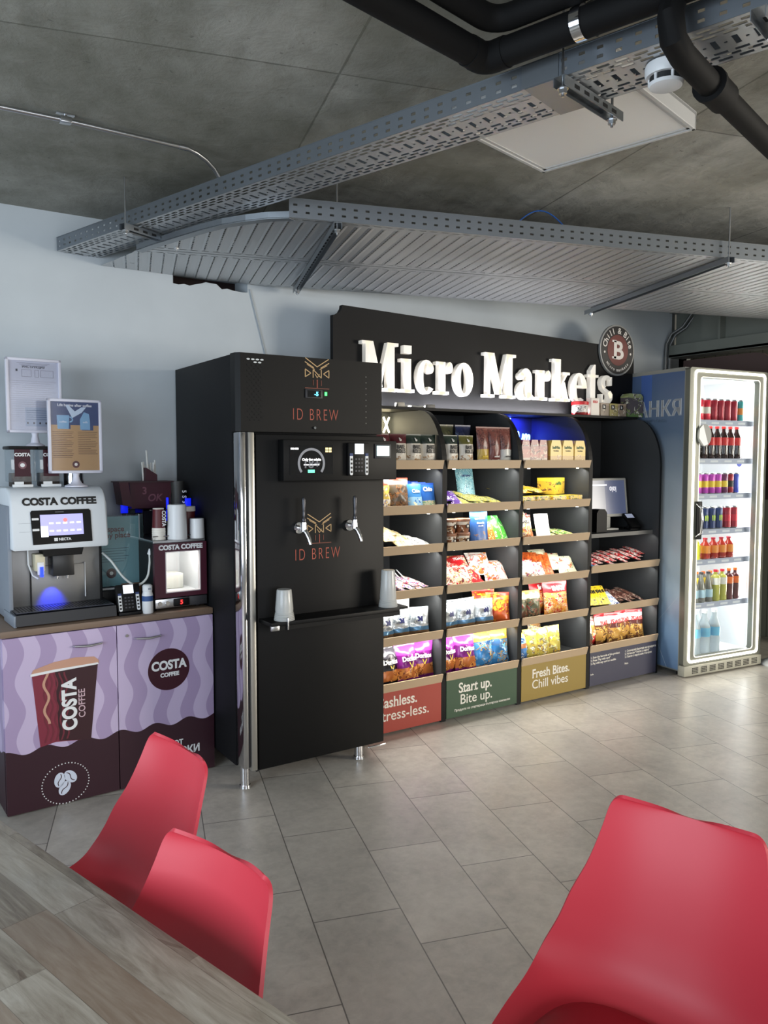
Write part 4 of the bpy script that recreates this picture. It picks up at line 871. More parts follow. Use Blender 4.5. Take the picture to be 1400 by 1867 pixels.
top_item('cable_adapter', bb.mesh('adapter', 40), 2.62, 3.775, 'small cable and adapter lying on top of the leftmost unit', 'adapter')

# ================================================================== BLACK TAP FRIDGE
BX, BYF = 1.384, 3.28
t = thing('tap_fridge', 'tall black drinks tap fridge with two chrome taps and aluminium edge post', 'fridge', (BX, BYF, 0))
O = Matrix.Translation((-BX, -BYF, 0))
FB = pm('fridge_black', (8, 8, 9), 0.5, spec=.25); FS = pm('fridge_side', (16, 17, 20), 0.6, spec=.25)
b = MB(); b.box(1.386, 2.16, 3.345, 4.10, 0.09, 1.97, FS, .004, O); b.build('body', t, 30)
b = MB(); b.prism([(1.384, 3.35), (1.384, 3.30), (1.402, 3.28), (2.145, 3.28), (2.16, 3.30), (2.16, 3.35)], 1.625, 1.972, FB, 'xy', O)
HOLE = pm('grille_dark', (6, 6, 7), .8); HL = pm('grille_painted_light', (214, 218, 220), .5)  # pale ovals: brightness seen through the top grille rows, painted as colour
for r in range(22):
    for k in range(4 if r % 2 == 0 else 3):
        x = 1.440 + k * .022 + (0 if r % 2 == 0 else .011); z = 1.945 - r * .0128
        m = HL if r < 2 and not (r == 1 and k == 0) else HOLE
        b.prism([(x + .0085 * cos(a * pi / 4), z + .0038 * sin(a * pi / 4)) for a in range(8)], 3.2785, 3.28, m, 'xz', O)
for r in range(9): b.prism([(2.055 + .003 * cos(a * pi / 3), 1.90 - r * .028 + .003 * sin(a * pi / 3)) for a in range(6)], 3.2788, 3.28, pm('dot_grey', (110, 108, 104), .5), 'xz', O)
GOLD = pm('logo_gold', (206, 172, 124), .5); RUST = pm('logo_rust', (176, 84, 66), .5); RUST2 = pm('logo_brown', (132, 70, 54), .5)
def owl_logo(b, cx, z0, s, y):
    """emblem of thin bars: brow chevrons, triangle eyes, centre mark, base line"""
    def ln(p, q, m, w=.030):
        P, Q = Vector((p[0], p[1])), Vector((q[0], q[1])); d = (Q - P).normalized(); n_ = Vector((-d.y, d.x)) * w / 2
        b.prism([(cx + v.x * s, z0 + v.y * s) for v in (P + n_, Q + n_, Q - n_, P - n_)], y - .0012, y, m, 'xz', O)
    for k in (-1, 1):
        ln((0, .70), (k * .48, 1.0), GOLD); ln((k * .14, .66), (k * .5, .86), GOLD)
        ln((k * .10, .6), (k * .42, .77), GOLD, .02)
        A, B_, C_ = (k * .49, .32), (k * .49, .60), (k * .26, .46); ln(A, B_, GOLD); ln(B_, C_, GOLD); ln(C_, A, GOLD)
        ln((k * .17, .30), (k * .17, .60), GOLD)
        ln((k * .17, .02), (k * .17, .22), RUST2, .02); ln((k * .0, .30), (k * .09, .44), GOLD, .022)
    ln((-.17, .60), (.17, .30), GOLD); ln((0, -.06), (0, .24), RUST, .03); ln((-.5, -.08), (.5, -.08), RUST2, .025)
owl_logo(b, 1.786, 1.842, .128, 3.2795)
b.text('ID BREW', .078, RUST, (1.777, 3.2796, 1.683), .001, -.0012, 'CENTER', .62, space=1.35, M=O)
b.cyl((1.768, 3.282, 1.645), (1.768, 3.276, 1.645), .006, .006, STEEL, 14, True) if False else None
b.build('header_panel', t, 30)
h = t.children[-1]
q = MB(); q.cyl((1.770 - BX, -.002, 1.648), (1.770 - BX, -.008, 1.648), .006, .006, CHROME, 14); q.build('lock', h)
q = MB(); q.box(1.722, 1.812, 3.274, 3.281, 1.785, 1.826, DARK, .002, O); q.box(1.732, 1.802, 3.2725, 3.274, 1.790, 1.821, pm('lcd_off', (8, 10, 14), .2), 0, O)
q.text('-5', .026, pm('cyan_led', (90, 210, 255), .4, emit=(90, 205, 255), es=3.0), (1.778, 3.2724, 1.797), .0008, .0008, M=O); q.box(1.826, 1.837, 3.277, 3.281, 1.800, 1.817, pm('green_led', (80, 230, 110), .4, emit=(70, 240, 110), es=2.5), 0, O); q.build('thermostat', h, 30)
# aluminium post
ALU = pm('aluminium', (196, 194, 188), 0.3, 0.85)
b = MB(); b.box(1.387, 1.412, 3.255, 3.335, .10, 1.622, CHROME, .004, O); b.box(1.412, 1.430, 3.268, 3.335, .10, 1.622, DARK, 0, O); b.box(1.424, 1.453, 3.252, 3.335, .085, 1.622, ALU, .004, O); b.build('edge_post', t, 30)
# door
b = MB(); b.box(1.464, 2.148, 3.262, 3.335, .078, 1.614, FB, .005, O)
owl_logo(b, 1.783, 1.118, .128, 3.2612); b.text('ID BREW', .078, RUST, (1.774, 3.2614, 1.032), .001, -.0012, 'CENTER', .62, space=1.35, M=O)
b.build('door', t, 30)
b = MB(); b.box(1.456, 1.468, 3.275, 3.33, .07, 1.61, pm('gasket', (14, 14, 16), .6), 0, O); b.build('gasket', t, 0)
# control box
b = MB(); b.box(1.572, 2.185, 3.205, 3.262, 1.402, 1.590, FB, .004, O); b.build('control_box', t, 30); cb = t.children[-1]
q = MB(); q.box(1.602, 1.825, 3.2025, 3.205, 1.432, 1.565, pm('touch_glass', (14, 14, 17), .15), 0, O)
GR = pm('ring_grey', (120, 122, 128), .5, emit=(120, 122, 128), es=.5)
oo, ii = arc(1.712, 1.483, .070, .070, -38, 218, 30), arc(1.712, 1.483, .059, .059, -38, 218, 30); q.strip(oo, ii, 3.2012, 3.2025, GR, 'xz', O)
TG = pm('screen_text', (240, 240, 240), .5, emit=(240, 240, 240), es=1.2)
q.text('18+', .058, pm('screen_dim', (90, 92, 98), .5, emit=(90, 92, 98), es=.5), (1.712, 3.2014, 1.462), .0008, .001, M=O)
q.text('Only for adults', .016, TG, (1.712, 3.2006, 1.495), .0008, .0006, M=O); q.box(1.672, 1.752, 3.2006, 3.2012, 1.474, 1.479, TG, 0, O)
q.box(1.693, 1.728, 3.2006, 3.2020, 1.440, 1.454, pm('screen_mint', (110, 220, 180), .5, emit=(110, 225, 185), es=1.0), 0, O)
for x in (1.607, 1.628): q.box(x, x + .018, 3.2012, 3.2025, 1.545, 1.553, TG, 0, O)
for i in range(2):
    for j in range(2): q.box(1.785 + i * .018, 1.799 + i * .018, 3.2012, 3.2025, 1.534 + j * .012, 1.543 + j * .012, pm('screen_amber', (250, 224, 160), .5, emit=(250, 224, 160), es=1.0), 0, O)
q.build('touch_screen', cb, 0)
def card_reader(parent, M, w=.115, h=.155):
    q = MB(); q.box(0, w, -.022, 0, 0, h, FB, .004, M)
    q.box(w * .30, w * .72, -.0235, -.022, h * .66, h * .97, pm('reader_screen', (235, 238, 245), .4, emit=(225, 232, 245), es=1.1), 0, M)
    for x in (.06, .80): q.prism([(w * x, h * .06), (w * (x + .03), h * .02), (w * (x + .11), h * .02), (w * (x + .14), h * .06), (w * (x + .14), h * .6), (w * x, h * .6)], -.024, -.022, WHITE, 'xz', M)
    for x in (.06, .80):
        q.box(w * x, w * (x + .14), -.0245, -.022, h * .60, h * .68, pm('reader_blue', (40, 60, 110), .5), 0, M)
        for k in range(4): q.box(w * (x + .03), w * (x + .11), -.0255, -.024, h * (.09 + .125 * k), h * (.15 + .125 * k), K, 0, M)
    for i in range(3):
        for k in range(4): q.box(w * (.32 + .14 * i), w * (.40 + .14 * i), -.0228, -.022, h * (.12 + .12 * k), h * (.17 + .12 * k), pm('reader_key', (70, 70, 76), .5), 0, M)
    return q.build('card_reader', parent, 30)
card_reader(cb, O @ Matrix.Translation((1.898, 3.205, 1.424)))
q = MB(); q.box(2.055, 2.150, 3.200, 3.205, 1.505, 1.575, DARK, .002, O); q.box(2.066, 2.138, 3.1988, 3.200, 1.518, 1.566, pm('small_screen', (214, 238, 240), .4, emit=(206, 236, 240), es=1.1), 0, O); q.build('small_display', cb, 30)
# taps
for x in (1.672, 1.945):
    b = MB(); z = 1.185
    b.cyl((x, 3.262, z), (x, 3.250, z), .026, .026, CHROME, 24); b.cyl((x, 3.25, z), (x, 3.21, z), .012, .014, CHROME, 18)
    b.cyl((x, 3.205, z - .012), (x, 3.205, z + .03), .015, .013, CHROME, 18)
    b.tube([(x, 3.205, z - .006), (x + .006, 3.190, z - .02), (x + .012, 3.178, z - .045), (x + .016, 3.172, z - .072)], [.012, .012, .0105, .009], CHROME, 14)
    tp = b.build('tap', t, loc=(-BX, -BYF, 0))
    q = MB(); q.lathe([(0, 0), (.009, 0), (.011, .012), (.007, .02), (.008, .05), (.010, .10), (.007, .112), (0, .114)], pm('tap_lever', (64, 64, 68), .25, .7), 16, (x, 3.205, z + .03)); q.build('lever', tp)
# drip shelf with tray and cup brackets
b = MB(); b.box(1.470, 2.155, 3.130, 3.262, .764, .782, FB, .002, O); b.box(1.470, 2.155, 3.130, 3.134, .745, .764, FB, 0, O); b.box(2.155, 2.21, 3.14, 3.25, .770, .782, FB, .002, O)
b.box(1.464, 1.505, 3.118, 3.130, .748, .770, STEEL, .003, O); b.box(1.545, 1.552, 3.122, 3.132, .745, .80, STEEL, .002, O)
b.build('drip_shelf', t, 30); ds = t.children[-1]
TEDGE = pm('tray_edge', (205, 205, 203), .4, .5)
q = MB(); q.box(1.645, 2.075, 3.105, 3.245, .783, .800, pm('tray_black', (30, 31, 33), .3), .004, O)
for k in range(26): q.box(1.665 + k * .0155, 1.671 + k * .0155, 3.125, 3.235, .8, .8012, DARK, 0, O)
q.tube([(1.64 - BX, 3.10 - BYF, .796), (2.08 - BX, 3.10 - BYF, .796)], .006, TEDGE, 10); q.tube([(1.64 - BX, 3.10 - BYF, .786), (2.08 - BX, 3.10 - BYF, .786)], .004, CHROME, 10); q.build('drip_tray', ds, 30)
q = MB()
for x in (1.602, 2.085): q.lathe([(0, 0), (.022, 0), (.022, .008), (.012, .018), (.010, .03), (0, .03)], CHROME, 18, (x - BX, 3.15 - BYF, .783)); q.tube([(x - BX - .02, 3.14 - BYF, .80), (x - BX, 3.13 - BYF, .815), (x - BX + .02, 3.145 - BYF, .80)], .005, CHROME, 8)
q.build('rinser', ds)
for (x, y) in ((1.41, 3.30), (2.03, 3.315), (1.42, 4.05), (2.12, 4.05)):
    b = MB(); b.cyl((x, y, 0.012), (x, y, .10), .022, .022, CHROME, 22); b.cyl((x, y, 0), (x, y, .014), .027, .025, CHROME, 22); b.build('leg', t, loc=(-BX, -BYF, 0))
b = MB(); b.box(2.05, 2.155, 3.255, 3.262, .062, .070, CHROME, .002, O); b.build('foot_bar', t)
# cup stacks on the brackets
CUPS = NM('clear_plastic', 0.22); cx_, cy_, cz_ = CUPS.coords('Object'); CUPS.b.inputs['Base Color'].default_value = lin((214, 216, 214)); CUPS.b.inputs['Transmission Weight'].default_value = .25
def plastic_cups(h, label, x, y):
    b = MB(); prof = []; k = 5
    for i in range(k): z0 = i * .007; prof += [(.047 - .0012 * i, z0), (.047 - .0012 * i, z0 + .0045), (.0445 - .0012 * i, z0 + .0055)]
    prof += [(.0405, .05), (.0335, h * .97), (.0315, h), (0, h - .001)]
    b.lathe(prof, CUPS.m, 28); tag(b.build('cup_stack', loc=(x, y, .7825), smooth=30), label, 'cups')
plastic_cups(.138, 'upside-down stack of clear plastic cups left of the drip tray', 1.555, 3.175)
plastic_cups(.180, 'taller upside-down stack of clear plastic cups right of the drip tray', 2.125, 3.19)

# ================================================================== COFFEE CORNER
CA = radians(2.75); CO = Vector((.449, 3.566, 0)); CR = Matrix.Rotation(CA, 4, 'Z')
def cw(u, d, z=0): return CO + CR @ Vector((u, d, z))
t = thing('coffee_cabinet', 'two-door cabinet printed with lilac waves, a takeaway cup and coffee lettering', 'cabinet', tuple(cw(0, 0)), CA)
WOODG = pm('counter_wood', (124, 104, 88), .5)
b = MB(); b.box(-.004, .934, -.012, .500, .760, .788, WOODG, .002); b.build('worktop', t, 30)
SIDEM = None
def waves(name, sx):
    n = NM(name, .5); x, y, z = n.coords('Object'); u = x if sx else y
    base = ((u + (z * 25).sin() * .020) / .130).frac()
    lil = n.mix(base.lt(.5), (196, 180, 212), (168, 149, 186))
    edge = (u * (2 * pi / .16) + 1.57).sin() * .012 + .268
    n.color(n.mix(z.lt(edge), lil, (46, 12, 28))); return n.m
WV, WVS = waves('lilac_waves', True), waves('lilac_waves_side', False)
b = MB(); b.box(0, .018, 0, .495, .012, .760, WVS); b.box(.913, .931, 0.002, .495, .012, .760, BLACK2); b.box(.018, .913, .475, .495, .012, .76, BLACK2); b.box(.018, .913, .02, .48, .03, .045, BLACK2); b.box(.02, .912, .04, .05, 0, .012, BLACK2); b.box(.02, .912, .46, .47, 0, .012, BLACK2); b.build('carcass', t, 0)
d1 = MB(); d1.box(.002, .469, -.016, 0, .006, .757, WV)
CUPR = pm('cup_red', (128, 44, 62), .45); CUPD = pm('cup_dark', (52, 20, 28), .45); FOAMC = pm('cup_foam', (196, 150, 128), .5)
z = lambda v: v
yy = -.0168
d1.prism([(.112, .590), (.385, .602), (.345, .268), (.20, .285), (.138, .275)], yy, -.016, CUPR, 'xz')
d1.prism([(.205, .594), (.385, .602), (.348, .266), (.215, .288)], yy - .0005, yy, CUPD, 'xz')
for k in range(5):
    pts = [(.165 + k * .021 + .007 * sin(z_ * 60 + .3 * k), z_) for z_ in [.29 + .295 * i / 22 for i in range(23)]]
    d1.strip([(p[0] - .0035, p[1]) for p in pts], [(p[0] + .0035, p[1]) for p in pts], yy - .0009, yy - .0005, pm('cup_wave', (150, 66, 82) if False else (112, 40, 54), .45), 'xz')
pts = [(.168 + .010 * sin(z_ * 55), z_) for z_ in [.37 + .22 * i / 20 for i in range(21)]]
d1.strip([(p[0] - .006, p[1]) for p in pts], [(p[0] + .005, p[1]) for p in pts], yy - .0014, yy - .0009, FOAMC, 'xz')
d1.prism([(.108, .592), (.118, .612), (.20, .634), (.29, .642), (.37, .634), (.389, .616), (.389, .602), (.30, .604), (.20, .598)], yy - .0012, yy, FOAMC, 'xz'); d1.prism([(.106, .585), (.106, .596), (.20, .602), (.385, .606), (.389, .598), (.2, .591)], yy - .0018, yy - .0012, WHITE, 'xz')
RV = Matrix.Translation((.288, yy - .0012, .438)) @ Matrix.Rotation(radians(-90), 4, 'Y')
d1.text('COSTA', .082, WHITE, (0, 0, 0), .0012, .0034, 'CENTER', .84, M=RV)
RV2 = Matrix.Translation((.326, yy - .0012, .436)) @ Matrix.Rotation(radians(-90), 4, 'Y')
d1.text('COFFEE', .040, pm('print_pink', (206, 176, 186), .5), (0, 0, 0), .0012, .0004, 'CENTER', .92, M=RV2)
for k in range(44):
    a = 2 * pi * k / 44; px, pz = .237 + .098 * cos(a), .094 + .086 * sin(a) * 1.03
    d1.prism([(px + .0028 * cos(j * pi / 3), pz + .0028 * sin(j * pi / 3)) for j in range(6)], yy, -.016, WHITE, 'xz')
BEAN = pm('bean_white', (206, 214, 232), .5)
for (cx0, cz0, ang) in ((.212, .114, 80), (.257, .120, 130), (.232, .074, 58)):
    a = radians(ang); ca, sa = cos(a), sin(a)
    def tr(p): return (cx0 + p[0] * ca - p[1] * sa, cz0 + p[0] * sa + p[1] * ca)
    d1.prism([tr((.035 * cos(j * pi / 10), .025 * sin(j * pi / 10))) for j in range(20)], yy - .0002, -.016, pm('print_maroon', (56, 18, 36), .4), 'xz')
    d1.prism([tr((.0325 * cos(j * pi / 10), .0225 * sin(j * pi / 10))) for j in range(20)], yy - .0008, yy - .0002, BEAN, 'xz')
    sl = [(-.026 + .052 * i / 8, .005 * sin(i / 8 * 2 * pi)) for i in range(9)]
    d1.strip([tr((p[0], p[1] + .0017)) for p in sl], [tr((p[0], p[1] - .0017)) for p in sl], yy - .0014, yy - .0008, MAROON, 'xz')
D1 = d1.build('door', t, 0)
def bow_handle(parent, x0, x1, z):
    q = MB(); q.tube([(x0, -.016, z), (x0 + .006, -.03, z), ((x0 + x1) / 2, -.036, z - .004), (x1 - .006, -.03, z), (x1, -.016, z)], [.004, .0045, .006, .0045, .004], STEEL, 10); q.build('handle', parent)
bow_handle(D1, .282, .406, .692)
d2 = MB(); d2.box(.473, .930, -.016, 0, .006, .757, WV)
d2.prism(arc(.709, .523, .100, .098, 0, 360, 48)[:-1], yy, -.016, MAROON, 'xz')
d2.text('COSTA', .058, WHITE, (.709, yy, .525), .0012, .0024, 'CENTER', .88); d2.text('COFFEE', .026, WHITE, (.712, yy, .490), .001, .0012, 'CENTER', 1.0)
d2.text('КАФЕ ОТ', .036, WHITE, (.772, yy, .152), .001, .0012, 'RIGHT', .9); d2.text('ИСТИНСКИ', .050, WHITE, (.722, yy, .104), .001, .0014, 'CENTER', .93)
D2 = d2.build('door', t, 0); bow_handle(D2, .550, .673, .690)
q = MB(); q.cyl((.516, -.016, .707), (.516, -.020, .707), .007, .007, CHROME, 16); q.build('lock', D2)

CT = .7885
# ---- coffee machine
t = thing('coffee_machine', 'white and steel bean-to-cup coffee machine with touch screen on the printed cabinet', 'coffee machine', tuple(cw(0, 0, CT)), CA)
Z = Matrix.Translation((0, 0, -CT)); GREYS = pm('machine_grey', (134, 142, 154), .45); HEADM = pm('machine_white', (222, 228, 234), .4)
b = MB(); b.box(.062, .080, .14, .50, .80, 1.30, GREYS, .004, Z); b.box(.08, .470, .205, .50, .80, 1.15, DARK, 0, Z); b.box(.462, .478, .20, .50, .80, 1.12, BLACK, .003, Z); b.box(.075, .47, .24, .5, .79, .80, BLACK, 0, Z); b.build('body', t, 30)
b = MB(); MST = pm('machine_steel', (138, 138, 138), .42, .75)
b.box(.082, .464, .198, .206, .850, 1.115, MST, .001, Z); b.build('front_panel', t, 30)
fp = t.children[-1]
q = MB(); q.box(.165, .395, .192, .198, .845, 1.025, MST, .002, Z); q.box(.160, .165, .190, .198, .845, 1.03, BLACK, 0, Z); q.box(.395, .399, .190, .198, .87, 1.03, WHITE, 0, Z); q.build('splash_panel', fp, 30)
prof = [(.105, 1.108), (.100, 1.122), (.128, 1.300)] + [(.205 - .077 * cos(radians(a)), 1.300 + .076 * sin(radians(a))) for a in range(12, 91, 13)] + [(.50, 1.376), (.50, 1.13), (.16, 1.108)]
def hd(z_): return .100 + .028 * (z_ - 1.122) / .178 if z_ < 1.30 else .205 - .077 * sqrt(max(0, 1 - ((z_ - 1.30) / .076) ** 2))
b = MB(); b.prism(prof, .074, .482, HEADM, 'yz', Z)
bmesh.ops.bevel(b.bm, geom=[e for e in b.bm.edges if abs(e.verts[0].co.x - e.verts[1].co.x) < 1e-5], offset=.012, segments=3, profile=.5, affect='EDGES')
b.text('COSTA COFFEE', .043, K, (.280, 0, 1.302), .001, .0022, 'CENTER', 1.04, M=Z, fn=lambda p: (p.x, p.y + hd(p.z) - .001, p.z))
for zz in (1.225, 1.188): b.box(.105, .160, hd(zz) - .001, hd(zz) + .004, zz - .0008, zz, GREYS, 0, Z)
b.build('head', t, 40); hdm = t.children[-1]
TL = Matrix.Translation((0, .100, 1.122 - CT)) @ Matrix.Rotation(-math.atan2(.028, .178), 4, 'X')
q = MB(); q.prism([(.158, .008), (.408, .012), (.408, .150), (.400, .158), (.160, .158), (.154, .150)], -.004, .002, FB, 'xz', TL); q.text('NECTA', .016, WHITE, (.290, -.004, .022), .0008, .0006, M=TL); q.box(.245, .260, -.0048, -.004, .02, .034, WHITE, 0, TL); q.box(.256, .292, -.0045, -.004, .147, .150, pm('logo_dim', (110, 112, 116), .5), 0, TL)
for zz in (.115, .068): q.box(.158, .186, -.007, -.004, zz, zz + .010, WHITE, .001, TL)
q.build('screen_bezel', hdm, 0); bz = hdm.children[-1]
q = MB(); LCD = pm('lcd_lilac', (170, 168, 220), .4, emit=(170, 168, 228), es=.7); q.box(.192, .372, -.0052, -.004, .045, .138, LCD, 0, TL)
LW = pm('lcd_white', (245, 245, 255), .4, emit=(245, 245, 255), es=.9)
q.box(.192, .222, -.0058, -.0052, .040, .088, LW, 0, TL)
for i in range(5):
    for j in range(2): q.box(.228 + i * .029, .246 + i * .029, -.0058, -.0052, .062 + j * .034, .069 + j * .034, LW, 0, TL)
q.prism(arc(.296, .112, .009, .009, 0, 360, 12)[:-1], -.0058, -.0052, pm('lcd_pink', (220, 120, 120), .4, emit=(226, 120, 120), es=1.0), 'xz', TL); q.build('touch_screen', bz, 0)
b = MB(); b.prism([(.195, 1.115), (.375, 1.115), (.365, 1.075), (.205, 1.075)], .115, .20, FB, 'xz', Z); b.box(.238, .330, .11, .195, .985, 1.078, pm('spout_black', (34, 35, 37), .35), .004, Z)
for x in (.262, .306): b.cyl((x, .14, .985 - CT), (x, .14, .970 - CT), .008, .007, CHROME, 12)
b.build('spout', t, 30)
b = MB(); b.box(.170, .212, .13, .20, 1.010, 1.085, pm('sensor_cream', (214, 206, 180), .45), .004, Z); b.box(.178, .206, .126, .13, .995, 1.05, WHITE, .001, Z); b.box(.188, .202, .122, .127, .985, 1.03, pm('blue_lamp', (30, 50, 255), .4, emit=(20, 40, 255), es=4.0), 0, Z)
b.tube([(.150, .17, 1.11 - CT), (.150, .165, 1.04 - CT), (.165, .16, .99 - CT), (.185, .15, .975 - CT)], .004, WHITE, 8); b.build('cup_lamp', t, 30)
b = MB(); b.prism([(.025, .795), (.03, .842), (.215, .852), (.235, .852), (.235, .795)], .066, .486, pm('tray_dark', (24, 26, 32), .35), 'yz', Z)
b.box(.072, .48, .045, .205, .846, .8495, pm('grid_metal', (70, 74, 86), .3, .7), 0, Matrix.Translation((0, 0, -CT)) ); b.box(.058, .07, .03, .24, .79, .84, GREYS, .003, Z)
for k in range(30): b.box(.085 + k * .013, .0895 + k * .013, .06, .19, .8495, .8502, BLACK, 0, Z)
b.build('drip_tray', t, 30)
CLEAR = glass_mat('clear_acrylic', (238, 243, 246), .10, .05, .10)
for i, u in enumerate((.105, .225)):
    b = MB(); b.box(u, u + .105, .245, .37, 1.40, 1.545, CLEAR, .004, Z); b.box(u + .012, u + .09, .262, .36, 1.378, 1.44, pm('beans_dark', (52, 40, 34), .6), .004, Z); b.build('bean_hopper', t, 30); hp = t.children[-1]
    q = MB(); q.box(u - .006, u + .111, .238, .38, 1.545, 1.56, FB, .004, Z); q.build('lid', hp, 30)
    q = MB(); q.box(u + .016, u + .082, .2435, .2445, 1.425, 1.545, MAROON, 0, Z); q.text('COSTA', .020, WHITE, (u + .049, .2434, 1.515), .0008, .0008, M=Z); q.prism(arc(u + .049, 1.475, .017, .017, 0, 360, 20)[:-1], .2430, .2436, pm('ring_w', (120, 80, 90), .5), 'xz', Z); q.prism(arc(u + .049, 1.475, .010, .009, 0, 360, 14)[:-1], .2425, .2430, WHITE, 'xz', Z); q.build('label', hp, 0)
    q = MB(); q.box(u + .005, u + .09, .235, .25, 1.377, 1.39, WHITE, .002, Z); q.box(u + .012, u + .05, .2335, .235, 1.39, 1.402, WHITE, 0, Z); q.build('slide', hp, 30)
b = MB(); b.cyl((.385, .30, 1.376 - CT), (.385, .30, 1.45 - CT), .045, .045, CHROME, 26); b.cyl((.385, .30, 1.45 - CT), (.385, .30, 1.456 - CT), .047, .047, FB, 26); b.build('powder_lid', t)
l = bpy.data.lights.new('cup_light', 'SPOT'); l.energy = 20; l.color = (.02, .04, 1.0); l.spot_size = radians(58); l.spot_blend = .7; l.shadow_soft_size = .01
o = bpy.data.objects.new('cup_light', l); COL.objects.link(o); o.location = cw(.245, .12, .98); o.rotation_euler = (radians(26), 0, radians(0))
# ---- display signs on stands
def stand_sign(label, u, d, z, w, h, face, foot, lift):
    t = thing('sign_holder', label, 'sign', tuple(cw(u, d, z)), CA)
    LV = pm('holder_white', (222, 222, 236), .35)
    b = MB(); b.lathe([(0, 0), (foot, 0), (foot, .006), (foot * .5, .016), (.017, .03), (.013, lift * .8), (.016, lift), (0, lift)], LV, 30); b.build('foot', t)
    b = MB(); fr = .013
    for (x0, x1, z0, z1) in ((-w / 2, w / 2, lift, lift + fr), (-w / 2, w / 2, lift + h - fr, lift + h), (-w / 2, -w / 2 + fr, lift, lift + h), (w / 2 - fr, w / 2, lift, lift + h)): b.box(x0, x1, -.012, .008, z0, z1, LV, .003)
    b.build('frame', t, 30)
    b = MB(); b.box(-w / 2 + .004, w / 2 - .004, -.004, .004, lift + .004, lift + h - .004, face, 0)
    return t, b, lift
PAPER = pm('paper_white', (200, 204, 218), .4); INK = pm('print_grey', (70, 72, 82), .5); NAV = pm('poster_navy', (52, 70, 112), .4); LBL = pm('poster_blue', (126, 172, 206), .4); KR = pm('poster_kraft', (186, 148, 100), .4); BRI = pm('poster_ink', (110, 80, 58), .5)
t, b, L = stand_sign('white stand sign with a coffee and milk poster on top of the coffee machine', .372, .205, 1.376, .236, .335, KR, .05, .062)
y0 = -.0048
b.prism([(-.104, L + .218), (-.104, L + .322), (.104, L + .322), (.104, L + .218), (.08, L + .218), (.08, L + .195), (.03, L + .195), (.03, L + .218), (-.02, L + .218), (-.02, L + .2), (-.075, L + .2), (-.075, L + .218)], y0, -.004, NAV, 'xz')
b.prism([(-.076, L + .200), (-.079, L + .262), (-.025, L + .262), (-.028, L + .200)], y0 - .0006, y0, LBL, 'xz'); b.strip(arc(-.024, L + .243, .016, .014, -90, 90, 10), arc(-.024, L + .243, .010, .008, -90, 90, 10), y0 - .0006, y0, LBL, 'xz')
b.prism([(.022, L + .198), (.022, L + .245), (.04, L + .278), (.062, L + .27), (.066, L + .24), (.066, L + .198)], y0 - .0006, y0, LBL, 'xz')
b.prism([(-.012, L + .25), (.03, L + .275), (.05, L + .30), (.03, L + .30), (0, L + .28), (-.03, L + .31), (-.04, L + .305)], y0 - .0012, y0 - .0006, pm('poster_pale', (196, 214, 232), .4), 'xz')
b.text('coffee', .013, WHITE, (-.052, y0 - .0006, L + .228), .0005, 0); b.text('milk', .013, WHITE, (.045, y0 - .0006, L + .228), .0005, 0)
b.text('Life begins after coffee', .0165, WHITE, (0, y0, L + .302), .0006, .0003)
for i in range(15):
    for (xa, xb) in ((-.098, -.008), (.012, .098)):
        if i < 13 or xa < 0: b.box(xa, xb - (.03 if i in (4, 9) else .004 * (i % 3)), y0, -.004, L + .186 - i * .0082, L + .1882 - i * .0082, BRI)
b.prism(arc(0, L + .040, .016, .016, 0, 360, 22)[:-1], y0, -.004, pm('poster_brown', (92, 52, 50), .5), 'xz'); b.prism(arc(0, L + .040, .007, .007, 0, 360, 12)[:-1], y0 - .0005, y0, CREAM, 'xz')
b.build('poster', t, 0)
q = MB(); q.box(-.112, .112, -.0078, -.0068, L + .006, L + .328, glass_mat('sheet', (250, 250, 252), .015, .08)); q.build('clear_sheet', t, 0)
t, b, L = stand_sign('white stand sign with a printed notice standing on the bean hoppers', .225, .312, 1.5605, .236, .335, PAPER, .04, .06)
b.text('ИНСТРУКЦИЯ', .014, INK, (0, y0 + .0008, L + .292), .0006, .0003)
for i in range(3): b.box(-.07 + .01 * i, .07 - .01 * i, y0, -.004, L + .312 - i * .0055, L + .3135 - i * .0055, pm('ink_pale', (140, 142, 156), .5))
for (x0, x1) in ((-.05, -.01), (.005, .022), (.03, .085)):
    z0_, z1_ = L + .252, L + .284
    for (a, c, e, f) in ((x0, x1, z0_, z0_ + .0012), (x0, x1, z1_ - .0012, z1_), (x0, x0 + .0012, z0_, z1_), (x1 - .0012, x1, z0_, z1_)): b.box(a, c, y0, -.004, e, f, pm('ink_pale', (140, 142, 156), .5))
b.box(-.075, -.067, y0, -.004, L + .275, L + .285, INK)
for i in range(20): b.box(-.095, .095 - .01 * ((i * 7) % 5), y0, -.004, L + .232 - i * .0095, L + .2335 - i * .0095, pm('ink_pale2', (176, 178, 190), .5))
b.box(-.04, .085, y0 - .0003, -.004, L + .03, L + .115, pm('notice_box', (172, 184, 204), .4))
for i in range(5): b.box(-.035, .075, y0 - .0006, y0, L + .10 - i * .01, L + .1025 - i * .01, pm('ink_blue', (120, 134, 160), .5))
for i in range(4): b.prism(arc(-.03 + i * .026, L + .045, .004, .005, 0, 360, 10)[:-1], y0 - .0008, y0, INK, 'xz')
b.build('notice', t, 0)
q = MB(); q.box(-.112, .112, -.0078, -.0068, L + .006, L + .328, glass_mat('sheet2', (250, 250, 252), .02, .08)); q.build('clear_sheet', t, 0)
